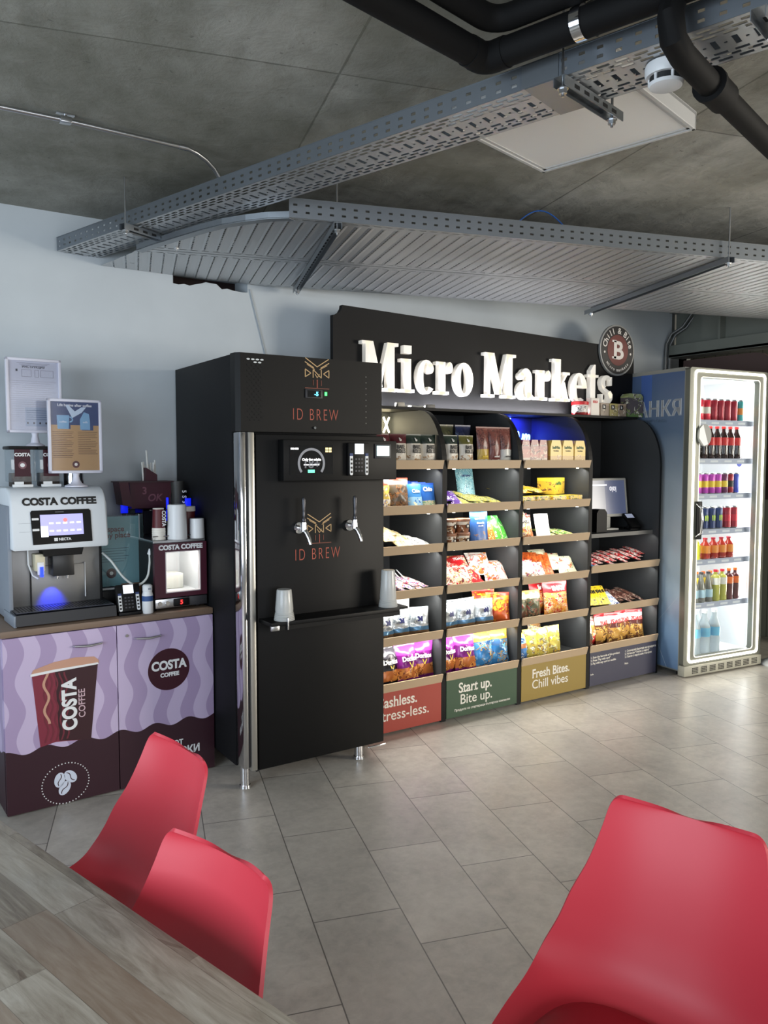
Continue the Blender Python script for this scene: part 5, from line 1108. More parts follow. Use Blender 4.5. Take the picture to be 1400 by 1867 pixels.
# ---- teal notice leaning behind the machine
t = thing('notice_holder', 'teal notice in a clear holder behind the coffee machine', 'sign', tuple(cw(.568, .26, CT)), CA)
b = MB(); b.box(-.105, .105, 0, .006, .105, .440, pm('teal_paper', (138, 176, 180), .3)); TI = pm('teal_ink', (86, 116, 122), .5)
b.text('space', .036, pm('notice_maroon', (116, 62, 62), .5), (-.005, -.0004, .368), .0006, .0008); b.text('my place', .036, pm('notice_maroon', (116, 62, 62), .5), (.0, -.0004, .338), .0006, .0008)
for i in range(6): b.box(-.08, .055 - .012 * (i % 3), -.0006, 0, .285 - i * .0125, .288 - i * .0125, TI)
b.prism(arc(-.03, .168, .024, .024, 0, 360, 24)[:-1], -.0006, 0, pm('stamp', (96, 70, 70), .5), 'xz'); b.prism(arc(-.03, .168, .009, .009, 0, 360, 12)[:-1], -.0011, -.0006, CREAM, 'xz'); b.build('notice', t, 0)
b = MB(); b.box(-.112, .112, -.004, -.002, .098, .447, glass_mat('holder', (244, 248, 250), .07, .03)); b.box(-.112, .112, -.006, .012, .09, .099, WHITE, .002); b.box(-.112, -.107, -.006, .010, .09, .447, WHITE); b.box(.107, .112, -.006, .010, .09, .447, WHITE); b.build('frame', t, 0)
b = MB(); b.box(-.10, .10, -.03, .06, 0, .09, BLACK, .004); b.build('base', t, 30)
# ---- organiser with the maroon condiment box
SMOKE = glass_mat('smoked_acrylic', (120, 122, 130), .12, .05)
t = thing('cup_rack', 'smoked clear rack standing on the milk cooler under the maroon box', 'rack', tuple(cw(.676, .20, CT + .3325)), CA)
for x in (0, .247):
    b = MB(); b.box(x, x + .003, 0, .20, 0, .136, SMOKE); b.build('side_panel', t, 0)
b = MB(); b.box(.003, .247, .195, .2, 0, .136, pm('rack_back', (34, 36, 42), .4)); b.box(0, .25, 0, .20, .132, .138, SMOKE); b.build('shelf', t, 0)
t = thing('condiment_box', 'maroon cardboard condiment box resting on the smoked rack above the milk cooler', 'box', tuple(cw(.594, .29, CT + .471)), CA)
b = MB(); b.prism([(.0, .13), (.045, .13), (.06, .01), (.015, .02)], 0, .10, MAROON, 'xz'); b.prism([(.055, .13), (.272, .13), (.258, 0), (.065, 0)], .02, .12, MAROON, 'xz'); b.box(-.002, .277, -.002, .125, .128, .134, pm('box_rim', (46, 14, 24), .5))
b.text('OK', .05, pm('print_faint', (108, 62, 76), .5), (.18, .019, .035), .001, .001, shear=.2); b.text('3', .05, pm('print_faint', (108, 62, 76), .5), (.13, .019, .07), .001, .001); b.build('box', t, 0)
b = MB(); b.prism([(.14, .134), (.20, .134), (.20, .165), (.145, .20)], .03, .09, MAROON, 'xz'); b.build('sleeve', t, 0)
t = thing('straw_bundle', 'bundle of white wrapped straws standing in the maroon box', 'straws', tuple(cw(.732, .335, CT + .606)), CA)
rnd = random.Random(3)
for k in range(9):
    q = MB(); x = .001 + k * .0085; q.tube([(x + .002, .02 + .01 * (k % 3), .0), (x + rnd.uniform(-.006, .006), .02 + .01 * (k % 3), .095 + rnd.uniform(-.02, .012) + (.05 if k == 3 else 0))], .0045, pm('straw_paper', (226, 226, 222), .5), 8); q.build('straw', t)
# ---- milk cooler
t = thing('milk_cooler', 'small maroon milk cooler with a lit window at the cabinet end', 'cooler', tuple(cw(.672, .045, CT)), CA)
w = .258; MAR2 = pm('cooler_maroon', (70, 22, 40), .35)
b = MB(); b.box(0, .008, .02, .40, .012, .325, BLACK, 0); b.box(w - .008, w, .02, .40, .012, .325, BLACK); b.box(0, w, .38, .40, .012, .325, BLACK); b.box(0, w, .02, .40, .060, .066, BLACK); b.box(0, w, .015, .40, .318, .332, STEEL, .002)
b.box(.02, w - .02, .30, .31, .066, .318, WHITE); b.box(.008, .02, .03, .38, .066, .318, WHITE); b.box(w - .02, w - .008, .03, .38, .066, .318, WHITE); b.box(.02, w - .02, .03, .3, .066, .075, WHITE); b.box(.02, w - .02, .03, .3, .31, .318, WHITE); b.build('cabinet', t, 0)
b = MB(); wx0, wx1, wz0, wz1 = .052, .226, .082, .278
for (x0, x1, z0_, z1_) in ((0, w, .060, wz0), (0, w, wz1, .318), (0, wx0, wz0, wz1), (wx1, w, wz0, wz1)): b.box(x0, x1, 0, .02, z0_, z1_, MAR2)
for (x0, x1, z0_, z1_) in ((wx0, wx1, wz0, wz0 + .004), (wx0, wx1, wz1 - .004, wz1), (wx0, wx0 + .004, wz0, wz1), (wx1 - .004, wx1, wz0, wz1)): b.box(x0, x1, -.001, .021, z0_, z1_, pm('window_trim', (214, 206, 206), .4))
b.text('COSTA COFFEE', .031, WHITE, (w / 2, -.0002, .288), .001, .0016, 'CENTER', 1.0); b.build('door', t, 0); dd = t.children[-1]
q = MB(); q.box(wx0 + .004, wx1 - .004, .006, .009, wz0 + .004, wz1 - .004, glass_mat('cooler_glass', (246, 246, 246), .06)); q.build('window_pane', dd, 0)
b = MB(); b.box(.0, w * .64, -.002, .02, .012, .056, STEEL, .002); b.box(w * .64, w, 0, .02, .012, .056, DARK, .002); b.box(w * .34, w * .64, -.006, -.002, .016, .052, FB, .004)
b.text('5', .028, pm('red_led', (255, 60, 50), .4, emit=(255, 40, 40), es=3.0), (w * .49, -.006, .025), .0008, .0008)
for x in (.022, .058): b.cyl((x, -.002, .034), (x, -.006, .034), .011, .010, CHROME, 18)
b.build('control_panel', t, 30)
for x in (.03, w - .03):
    for y in (.05, .36): q = MB(); q.cyl((x, y, 0), (x, y, .012), .012, .012, BLACK, 14); q.build('foot', t)
b = MB(); b.box(.07, .20, .15, .25, .075, .15, pm('milk_box', (226, 226, 216), .4), .006); b.build('milk_container', t, 30)
b = MB(); b.tube([(.004, .03, .333), (.004, .03, .350), (w - .004, .03, .350), (w - .004, .03, .333)], .003, CHROME, 8); b.tube([(w - .006, .38, .333), (w - .006, .38, .46), (.006, .38, .46), (.006, .38, .333)], .004, pm('rail_dark', (60, 62, 66), .3, .6), 8); b.build('gallery_rail', t)
l = bpy.data.lights.new('cooler_light', 'AREA'); l.shape = 'RECTANGLE'; l.size = .2; l.size_y = .03; l.energy = .9; l.color = (1, .97, .90)
o = bpy.data.objects.new('cooler_light', l); COL.objects.link(o); o.location = cw(.672 + w / 2, .045 + .06, CT + .306); o.rotation_euler = (radians(25), 0, CA)
MT = CT + .3325
def cup_stack(label, u, d, z, r, h, kind, rim=6):
    b = MB(); body = pm('cup_maroon', (92, 30, 36), .45)
    if kind == 'maroon':
        prof = [(0, 0), (r * .80, 0), (r, h * .84)]; mats = [body, body]
        for k in range(rim): z0_ = h * .84 + k * (h * .16 / rim); prof += [(r * 1.05, z0_ + .001), (r * 1.05, z0_ + h * .012), (r, z0_ + h * .16 / rim)]; mats += [WHITE, WHITE, CREAM]
        b.lathe(prof + [(0, h)], body, 26, mats=mats + [WHITE])
        b.text('COSTA', h * .2, WHITE, (0, 0, h * .06), .0008, .0006, 'LEFT', .9, M=Matrix.Rotation(radians(180), 4, 'Y') @ Matrix.Translation((0, -r * .9, -h * .55)) @ Matrix.Rotation(radians(90), 4, 'Y')) if False else None
    elif kind == 'maroon_down':
        prof = []; mats = []
        for k in range(rim): z0_ = k * (h * .36 / rim); prof += [(r, z0_), (r * 1.05, z0_ + .001), (r * 1.05, z0_ + h * .03)]; mats += [CREAM, CREAM, CREAM]
        prof += [(r, h * .38), (r * .86, h * .97), (r * .86, h), (0, h)]; mats += [body, CREAM, CREAM]
        b.lathe(prof, body, 26, mats=mats)
        Mv = Matrix.Rotation(radians(90), 4, 'Y')
        b.text('COSTA', h * .17, WHITE, (0, 0, 0), .0008, .0008, 'CENTER', .9, M=Matrix.Translation((r * .25, -r * .93, h * .68)) @ Mv)
    elif kind == 'white':
        b.lathe([(0, 0), (r, 0), (r, h * .02), (r * .93, h * .97), (r * .9, h), (0, h * .99)], WHITE, 28)
    elif kind == 'black':
        b.lathe([(0, 0), (r * .85, 0), (r, h * .9), (r * 1.04, h * .9), (r * 1.04, h), (0, h)], pm('cup_black', (52, 52, 50), .5), 26)
        for k in range(4): b.text('3S5?'[k], .03, WHITE, (0, 0, 0), .0008, .0006, M=Matrix.Translation((r * .4, -r * .9, h * (.2 + .2 * k))) @ Matrix.Rotation(radians(90), 4, 'Y')) if k != 3 else None
    tag(b.build('cup_stack', loc=tuple(cw(u, d, z)), rot=(0, 0, CA)), label, 'cups')
cup_stack('stack of maroon paper cups at the left end on the milk cooler', .715, .10, MT, .030, .150, 'maroon_down')
cup_stack('tall stack of plain white cups in the middle on the milk cooler', .800, .085, MT, .047, .165, 'white')
cup_stack('maroon paper cup stack with a white rim behind the short white stack', .885, .16, MT, .036, .150, 'maroon')
cup_stack('short stack of plain white cups at the right on the milk cooler', .898, .080, MT, .036, .095, 'white')
cup_stack('stack of black cups with white lettering on the smoked rack beside the maroon box', .893, .31, CT + .471, .034, .132, 'black')
BLUEP = pm('blue_plastic', (18, 44, 230), .4, emit=(10, 30, 255), es=.6)
for (u, d, z0_, z1_, ww, lb_, ft) in ((.640, .36, 1.235, 1.375, .034, 'glowing blue strip showing above the teal notice under the maroon box', CT), (.800, .20, 1.20, 1.315, .010, 'thin blue stirrer behind the tall white cup stack', MT), (.930, .26, 1.22, 1.305, .030, 'blue block behind the maroon cup stack', MT)):
    b = MB(); b.box(-ww / 2, ww / 2, 0, .012, z0_ - ft, z1_ - ft, BLUEP, .002); b.box(-ww / 2 * .5, ww / 2 * .5, .003, .009, 0, z0_ - ft, BLACK); tag(b.build('blue_strip', loc=tuple(cw(u, d, ft)), rot=(0, 0, CA), smooth=30), lb_, 'strip')
# ---- things at the front of the worktop
t = thing('payment_terminal', 'black payment terminal with a white screen on the worktop beside the drip tray', 'terminal', tuple(cw(.498, .03, CT)), CA)
b = MB(); b.box(0, .105, 0, .07, 0, .015, BLACK, .003); b.box(.02, .085, .04, .06, .01, .10, BLACK); b.build('stand', t, 30)
card_reader(t, Matrix.Translation((-.002, .03, .012)) @ Matrix.Rotation(radians(-14), 4, 'X'), .11, .125)
t = thing('spray_bottle', 'white spray bottle with a blue label on the worktop', 'bottle', tuple(cw(.634, .04, CT)), CA)
b = MB(); b.lathe([(0, 0), (.023, 0), (.025, .004), (.025, .085), (.021, .10), (.021, .103), (0, .104)], WHITE, 24); b.lathe([(.0255, .058), (.0255, .082)], pm('label_blue', (50, 84, 140), .5), 24); b.build('bottle', t)
b = MB(); b.lathe([(.021, .103), (.022, .104), (.022, .128), (.016, .134), (0, .134)], WHITE, 24); b.box(-.004, .01, -.024, -.018, .112, .12, GREYS); b.build('cap', t)
b = MB(); b.box(-.045, .045, -.012, .012, .015, .13, pm('wood_block', (126, 92, 66), .55), .004); b.box(-.045, .045, -.03, .03, 0, .015, pm('wood_block', (126, 92, 66), .55), .003); tag(b.build('wooden_stand', loc=tuple(cw(.595, .15, CT)), rot=(0, 0, CA), smooth=30), 'small brown wooden stand behind the payment terminal', 'stand')
b = MB(); b.lathe([(0, 0), (.022, 0), (.022, .04), (0, .042)], BLACK, 20); b.tube([(0, 0, .02), (.03, -.005, .022)], .012, BLACK, 10); tag(b.build('black_knob', loc=tuple(cw(.664, .075, CT)), smooth=40), 'small black pot between the spray bottle and milk cooler', 'pot')
# milk hose from the machine to the cooler
b = MB(); P = [cw(.478, .19, 1.065), cw(.50, .13, 1.03), cw(.545, .10, .955), cw(.60, .09, .915), cw(.65, .09, .945), cw(.668, .10, 1.01), cw(.672, .11, 1.055)]
S = cur([tuple(p) for p in P]) if False else None
def cur3(P):
    out = []
    for i in range(len(P) - 1):
        a0, a1, a2, a3 = P[max(i - 1, 0)], P[i], P[i + 1], P[min(i + 2, len(P) - 1)]
        for k in range(6):
            u = k / 6; out.append(.5 * ((2 * a1) + (a2 - a0) * u + (2 * a0 - 5 * a1 + 4 * a2 - a3) * u * u + (3 * a1 - a0 - 3 * a2 + a3) * u ** 3))
    return out + [P[-1]]
b.tube(cur3(P), .0055, pm('hose_white', (214, 218, 214), .4), 10); b.cyl(tuple(cw(.672, .11, 1.05)), tuple(cw(.683, .11, 1.075)), .012, .014, WHITE, 14)
tag(b.build('milk_hose', smooth=60), 'white milk hose looping from the coffee machine to the milk cooler', 'hose')

# ================================================================== CHECKOUT DESK
DZ = 1.0085
t = thing('checkout_monitor', 'white-framed touch monitor on the checkout counter', 'monitor', (4.36, 3.76, DZ), radians(-6))
LG = pm('monitor_grey', (206, 206, 200), .4)
b = MB(); b.box(-.06, .06, -.05, .07, 0, .012, LG, .003); b.box(-.028, .028, .0, .035, .012, .14, LG, .004); b.build('stand', t, 30)
TM = Matrix.Rotation(radians(-7), 4, 'X')
b = MB(); b.box(-.185, .185, -.022, .022, .088, .362, LG, .006, TM); b.build('housing', t, 30)
b = MB(); b.box(-.165, .165, -.0228, -.022, .108, .345, pm('screen_face', (84, 92, 118), .25, emit=(84, 92, 120), es=.55), 0, TM)
b.box(-.165, -.02, -.0236, -.0228, .108, .345, pm('screen_left', (132, 136, 148), .25, emit=(132, 136, 150), es=.5), 0, TM); b.box(-.165, .0, -.0242, -.0236, .308, .318, pm('screen_bar', (230, 230, 235), .3, emit=(230, 230, 236), es=.7), 0, TM)
b.text('0|0|', .042, pm('screen_digits', (235, 235, 240), .3, emit=(235, 235, 240), es=.8), (.055, -.0236, .272), .0006, .0006, M=TM); b.build('screen', t, 0)
b = MB(); b.prism([(-.05, 0), (.05, 0), (.05, .13), (.03, .155), (-.03, .155), (-.05, .13)], -.04, .04, FB, 'xz'); tag(b.build('receipt_printer', loc=(4.165, 3.68, DZ), smooth=30), 'black receipt printer at the left of the checkout counter', 'printer')
t = thing('pin_pad', 'black card pin pad on an angled stand right of the monitor', 'pin pad', (4.50, 3.66, DZ), radians(-14))
b = MB(); b.box(-.035, .035, -.03, .03, 0, .01, BLACK, .002); b.box(-.012, .012, -.008, .012, .01, .05, BLACK); b.build('stand', t, 30)
b = MB(); RT = Matrix.Translation((0, 0, .055)) @ Matrix.Rotation(radians(-52), 4, 'X'); b.box(-.04, .04, -.012, .012, -.06, .08, FB, .004, RT); b.box(-.03, .03, -.0128, -.012, .03, .07, pm('pin_screen', (170, 176, 196), .3, emit=(160, 168, 190), es=.5), 0, RT); b.build('pad', t, 30)
b = MB(); b.lathe([(0, 0), (.024, 0), (.026, .012), (.018, .03), (0, .036)], pm('scanner_grey', (150, 152, 154), .4), 22); b.cyl((0, 0, -.07), (0, 0, .0), .006, .008, BLACK, 10); b.lathe([(0, -.075), (.03, -.075), (.03, -.066), (0, -.066)], BLACK, 20)
tag(b.build('barcode_scanner', loc=(4.555, 3.74, DZ + .075), smooth=40), 'small grey scanner on a stalk at the right end of the checkout counter', 'scanner')
b = MB(); b.tube([(4.31, BY - .014, 1.40), (4.312, BY - .014, 1.74)], .003, pm('dark_cable', (70, 70, 72), .5), 8); tag(b.build('hanging_cable'), 'thin cable hanging down the back of the checkout bay', 'cable')

# ================================================================== DRINKS FRIDGE
FA = radians(-6); t = thing('drinks_fridge', 'tall glass-door drinks fridge with glowing door edge and blue printed side', 'fridge', (4.654, 3.32, 0), FA)
FW, FD, FT = .79, .58, 2.125
def fw(u, d, z=0): return Vector((4.654, 3.32, 0)) + Matrix.Rotation(FA, 3, 'Z') @ Vector((u, d, z))
n = NM('blue_side_print', .35); x, y, z = n.coords('Object')
nz = n.noise(n.combine(x, y, z), 1.6, 2)
c = n.ramp(z * .47 + (nz - .5) * .15, [(0.0, (104, 134, 172)), (.16, (132, 164, 198)), (.28, (186, 206, 222)), (.45, (206, 216, 220)), (.62, (178, 190, 198)), (.78, (108, 128, 152)), (1.0, (82, 104, 142))])
band = ((y - .40).abs()).lt(.05) * z.gt(1.85)
c = n.mix(band * .5, c, (70, 110, 200))
def ray(a, b_, c_): return ((y * a + z * b_) - c_).abs().lt(.0028)
ln = (ray(1.0, -.55, .135) * z.lt(.5)).max(ray(1.0, .9, .57) * z.lt(.56)).max(ray(.8, .25, .40) * z.lt(.75) * z.gt(.3))
c = n.mix(ln * .7, c, (190, 206, 222))
n.color(c); BSIDE = n.m
LINER = pm('fridge_liner', (236, 238, 240), .45); FGR = pm('fridge_grey', (150, 150, 142), .4)
b = MB(); b.box(0, .02, .058, FD, .045, FT - .025, BSIDE)
b.box(.0, .006, .052, .058, .03, FT - .02, FGR); b.box(0, .008, FD - .004, FD, .045, FT - .025, DARK)
RZ = Matrix.Translation((0, .570, 0)) @ Matrix.Rotation(radians(-90), 4, 'Z')
for k_ in (-.0045, -.0015, .0015, .0045): b.text('БАНКЯ', .158, pm('side_letters', (226, 230, 234), .5), (.243 + k_, -.0004, 1.800), .0012, 0, 'CENTER', .93, M=RZ, space=1.05); b.text('ПИЙ НА МАКС', .026, pm('side_small', (128, 148, 170), .5), (.27, -.0004, 1.762), .0008, .0002, 'CENTER', 1, M=RZ)
b.build('side_panel', t, 0)
b = MB(); b.box(FW - .02, FW, .058, FD, .045, FT - .025, FGR); b.box(.02, FW - .02, FD - .02, FD, .045, FT - .025, FGR); b.box(.0, FW, .058, FD, FT - .025, FT, FGR); b.box(.02, FW - .02, .058, FD, .03, .10, FGR)
b.box(.02, .045, .06, FD - .02, .10, FT - .03, LINER); b.box(FW - .045, FW - .02, .06, FD - .02, .10, FT - .03, LINER); b.box(.045, FW - .045, FD - .045, FD - .02, .10, FT - .03, LINER); b.box(.045, FW - .045, .06, FD - .045, .10, .112, LINER); b.box(.045, FW - .045, .06, FD - .045, FT - .055, FT - .03, LINER); b.build('cabinet', t, 0)
# door: frame, glowing border, pane, handle
DF = pm('door_frame', (112, 114, 104), .4, .2); GLOW = pm('led_border', (255, 252, 240), .4, emit=(255, 250, 232), es=5.0)
def rrect(x0, x1, z0, z1, r, k=6):
    return [(x + r * cos(radians(a + 90 * i / k)), z_ + r * sin(radians(a + 90 * i / k))) for (x, z_, a) in ((x1 - r, z1 - r, 0), (x0 + r, z1 - r, 90), (x0 + r, z0 + r, 180), (x1 - r, z0 + r, 270)) for i in range(k + 1)]
o_ = rrect(.0, FW, .08, FT - .004, .02); i_ = rrect(.105, FW - .095, .135, 2.055, .02)
b = MB(); b.strip(o_, i_, .012, .052, DF, closed=True); b.build('door_frame', t, 0); dfm = t.children[-1]
q = MB(); q.strip(rrect(.040, FW - .034, .096, FT - .018, .03), rrect(.056, FW - .050, .112, FT - .034, .02), .006, .0125, GLOW, closed=True); q.build('led_border', dfm, 0)
q = MB(); q.strip(rrect(.098, FW - .088, .128, 2.062, .024), rrect(.105, FW - .095, .135, 2.055, .02), .009, .013, pm('inner_trim', (236, 236, 228), .35, emit=(255, 250, 236), es=.5), closed=True); q.build('inner_trim', dfm, 0)
q = MB(); q.box(.10, FW - .09, .030, .034, .13, 2.06, glass_mat('door_glass', (250, 252, 252), .04, .01)); q.build('glass_pane', dfm, 0)
q = MB(); q.box(.084, .120, -.014, .010, .955, 1.215, BLACK, .006); q.tube([(.090, .008, 1.195), (.092, -.03, 1.17), (.098, -.036, 1.09), (.092, -.03, 1.0), (.090, .008, .975)], .007, CHROME, 10); q.build('handle', dfm, 40)
b = MB(); b.box(.0, FW, .0, .06, .006, .078, pm('kick_grey', (176, 174, 160), .45), .006)
for g in range(8):
    for i in range(5):
        for j in range(4): b.box(.075 + g * .087 + i * .0125, .084 + g * .087 + i * .0125, -.0008, 0, .022 + j * .011, .0295 + j * .011, HOLE)
b.build('kick_grille', t, 30)
for (u, d) in ((.06, .10), (.73, .10), (.06, .5), (.73, .5)):
    b = MB(); b.cyl((u, d, 0), (u, d, .032), .018, .018, BLACK, 14); b.build('foot', t)
FSZ = [1.775, 1.507, 1.260, 1.011, .798, .490]
RAIL = pm('price_rail', (176, 184, 208), .4); TAGW = pm('price_tag', (226, 230, 240), .5)
for z_ in FSZ:
    b = MB(); b.box(.045, FW - .045, .085, FD - .05, z_ - .012, z_ - .004, WHITE); b.build('wire_shelf', t, 0); so = t.children[-1]
    q = MB(); q.box(.047, FW - .047, .075, .085, z_ - .038, z_, RAIL)
    for x in (.16, .29, .43, .56): q.box(x, x + .075, .0742, .075, z_ - .027, z_ - .012, TAGW)
    q.build('price_rail', so, 0)
b = MB(); b.box(.046, .056, .075, .085, .12, 2.05, pm('led_tube', (255, 255, 250), .4, emit=(255, 253, 244), es=9.0)); b.box(FW - .056, FW - .046, .065, .075, .12, 2.05, pm('led_tube', (255, 255, 250))); b.build('light_tube', t, 0)
def fl(u, d, z_, sx, sy, p, rx, rz):
    l = bpy.data.lights.new('fridge_light', 'AREA'); l.shape = 'RECTANGLE'; l.size = sx; l.size_y = sy; l.energy = p; l.color = (1, .99, .96)
    o = bpy.data.objects.new('fridge_light', l); COL.objects.link(o); o.location = fw(u, d, z_); o.rotation_euler = (rx, 0, rz)
for u, s in ((.062, 1), (FW - .062, -1)): fl(u, .088, 1.09, 1.85, .03, 7.0, 0, 0); bpy.data.objects[-1] if False else None
for o in [o for o in COL.objects if o.name.startswith('fridge_light')]:
    side = 1 if (o.location - fw(.062, .088, 1.09)).length < .05 else -1
    d_ = Matrix.Rotation(FA, 3, 'Z') @ Vector((side * .8, .6, 0)); o.rotation_euler = (d_.to_track_quat('-Z', 'Y') @ Matrix.Rotation(radians(90), 3, 'Z').to_quaternion()).to_euler()
for z_ in [FT - .06] + [q - .014 for q in FSZ]: fl(FW / 2, .13, z_, .6, .04, 1.3, radians(18), FA)
b = MB(); b.prism(arc(0, 0, .062, .075, 0, 360, 36)[:-1], -.012, 0, pm('disc_grey', (122, 126, 124), .4)); b.prism([(-.052, .045), (-.02, .072), (.03, -.06), (-.01, -.072), (-.058, -.02)], -.0128, -.012, WHITE); b.box(-.006, .006, 0, .014, -.006, .006, STEEL)
tag(b.build('round_mirror', loc=tuple(fw(.135, .006, 1.665)), rot=(0, 0, FA), smooth=30), 'round grey and white disc fixed on the fridge door near its top', 'disc')
q = None

# ---- drinks
def can(nm, r, h, body, band=None, top=None, star=None):
    b = MB(); bm_ = [STEEL, body, body, band or body, body, top or STEEL, STEEL, STEEL, STEEL]
    b.lathe([(0, .004), (r * .78, 0), (r, .008), (r, h * .32), (r, h * .62), (r, h * .93), (r * .84, h * .985), (r * .84, h), (r * .78, h), (r * .76, h - .004), (0, h - .004)], body, 22, mats=[STEEL, STEEL, body, band or body, body, STEEL, STEEL, STEEL, STEEL, STEEL])
    if star:
        for k in range(3): b.prism([(-.012 + k * .010, h * .40), (-.009 + k * .010, h * .36), (-.006 + k * .010, h * .58 + .01 * (k % 2)), (-.012 + k * .010, h * .62)], -r - .001, -r * .93, star)
    return b.mesh('can', 40)
def bottle(nm, r, h, liquid, label, capm, lz=(.42, .66), neck=.76):
    b = MB(); 
    prof = [(0, .003), (r * .8, 0), (r, h * .04), (r * .94, h * .2), (r, lz[0] * h), (r * 1.01, lz[0] * h), (r * 1.01, lz[1] * h), (r, lz[1] * h), (r * .86, h * (lz[1] + .06)), (r * .42, h * (neck + .08)), (r * .38, h * .92), (r * .46, h * .925), (r * .46, h * .995), (r * .4, h), (0, h)]
    mats = [liquid] * 5 + [label] + [liquid] * 4 + [capm] * 4
    b.lathe(prof, liquid, 20, mats=mats); return b.mesh('bottle', 50)
def drinks(lv, name, me, desc, cat, us, d=.125):
    z_ = (FSZ[lv] if lv < 6 else .112) - .0035 + (0.0 if lv < 6 else .004)
    for i, u in enumerate(us):
        o = bpy.data.objects.new(name, me); COL.objects.link(o); o.location = fw(u + .055, d, z_); o.rotation_euler = (0, 0, FA + radians(-10))
        wh = ['top', 'second', 'third', 'fourth', 'fifth', 'sixth', 'bottom'][lv] + ' fridge shelf'
        tag(o, '%s, %s' % (desc, wh) if len(us) == 1 else '%s, %s from left, %s' % (desc, ORD[i + 1], wh), cat, desc.split(' with ')[0] + 's on the ' + wh if len(us) > 1 else None)
CANR = pm('can_red', (206, 36, 60), .3, .2); CANR2 = pm('can_darkred', (160, 24, 48), .3, .2); TEAL = pm('can_teal', (70, 160, 160), .3, .2); MAG = pm('can_magenta', (190, 70, 180), .3, .2); DKM = pm('can_plum', (110, 50, 90), .3, .2); BLU = pm('can_blue', (70, 84, 190), .3, .2); NBL = pm('can_navy', (44, 62, 112), .3, .2); NEON = pm('neon_green', (206, 240, 60), .4)
COLA = pm('cola', (44, 22, 20), .12, coat=.4); CLAB = pm('cola_label', (220, 40, 40), .4); JUICE = pm('juice', (176, 50, 36), .15, coat=.3); ORG = pm('orange_label', (240, 150, 60), .4); LIM = pm('lemon', (232, 232, 60), .2, coat=.3); TEA = pm('dark_tea', (112, 112, 104), .15, coat=.3); LBLU = pm('pale_label', (176, 210, 226), .4); YG = pm('yellow_green', (186, 184, 80), .15, coat=.3); BRO = pm('berry', (96, 46, 52), .15, coat=.3); WLAB = pm('white_label', (238, 236, 226), .4); ORC = pm('orange_cap', (240, 120, 50), .4)
n = NM('clear_water', .08); n.b.inputs['Base Color'].default_value = lin((226, 240, 246)); n.b.inputs['Transmission Weight'].default_value = .55; n.b.inputs['IOR'].default_value = 1.2; WAT = n.m
drinks(0, 'drink_can', can('c', .030, .155, CANR, WLAB), 'red and white can', 'can', [.170, .238])
drinks(0, 'drink_can', can('c', .030, .155, CANR2), 'dark red can', 'can', [.306, .374, .442, .510])
drinks(0, 'drink_can', can('c', .028, .155, TEAL, ORG), 'teal can', 'can', [.580])
drinks(1, 'cola_bottle', bottle('b', .031, .232, COLA, CLAB, CLAB), 'cola bottle with a red label', 'bottle', [.150, .218, .286, .354, .422, .490, .558])
drinks(2, 'drink_can', can('c', .029, .150, MAG, YEL), 'purple can with a yellow stripe', 'can', [.170, .236, .302, .368])
drinks(2, 'drink_can', can('c', .029, .150, DKM, YEL), 'dark plum can with a yellow stripe', 'can', [.434])
drinks(2, 'drink_can', can('c', .027, .150, CANR2, K), 'slim dark red and black can', 'can', [.496])
drinks(2, 'drink_can', can('c', .027, .150, BLU), 'blue can with a plain side', 'can', [.556])
drinks(3, 'energy_drink_can', can('c', .032, .160, K), 'black can beside the door handle', 'can', [.165])
drinks(3, 'energy_drink_can', can('c', .032, .160, NBL, star=NEON), 'navy energy drink can with green claw stripes', 'can', [.240, .312, .384])
drinks(3, 'drink_can', can('c', .032, .160, CANR2, CANR), 'red can', 'can', [.470, .545])
drinks(4, 'juice_bottle', bottle('b', .034, .165, LIM, LIM, YEL, (.3, .6)), 'yellow juice bottle', 'bottle', [.165])
drinks(4, 'juice_bottle', bottle('b', .036, .150, JUICE, ORG, CANR2, (.28, .64), .74), 'red juice bottle with an orange label', 'bottle', [.262, .345, .428, .505])
drinks(5, 'water_bottle', bottle('b', .032, .215, TEA, LBLU, DARK, (.16, .42)), 'smoky bottle with a pale blue label', 'bottle', [.160, .232, .304])
drinks(5, 'juice_bottle', bottle('b', .033, .225, YG, WLAB, CANR, (.52, .74)), 'yellow-green bottle with a red cap', 'bottle', [.378, .448])
drinks(5, 'juice_bottle', bottle('b', .031, .225, BRO, ORC, ORC, (.52, .74)), 'dark berry bottle with an orange cap', 'bottle', [.518, .584])
drinks(5, 'juice_bottle', bottle('b', .031, .205, TEA, YEL, ORC, (.5, .8)), 'orange-capped bottle in the second row', 'bottle', [.27, .34, .41, .48], .20)
drinks(6, 'water_bottle', bottle('b', .043, .315, WAT, pm('water_label', (110, 190, 226), .4), WHITE, (.40, .60)), 'large clear water bottle with a blue label', 'bottle', [.175, .275, .375])
drinks(6, 'water_bottle', bottle('b', .043, .315, WAT, pm('water_label', (110, 190, 226), .4), WHITE, (.40, .60)), 'large clear water bottle behind the front row', 'bottle', [.22, .32], .23)
b = MB(); b.prism(arc(0, 0, .026, .026, 0, 360, 24)[:-1], -.002, 0, BLU); b.prism([(-.012, .0), (-.004, -.010), (.014, .010), (.010, .013), (-.004, -.002), (-.009, .004)], -.0028, -.002, WHITE)
tag(b.build('shelf_badge', loc=tuple(fw(.600, .087, 1.475)), rot=(0, 0, FA), smooth=0), 'small round blue badge with a white tick hanging in the fridge', 'badge')

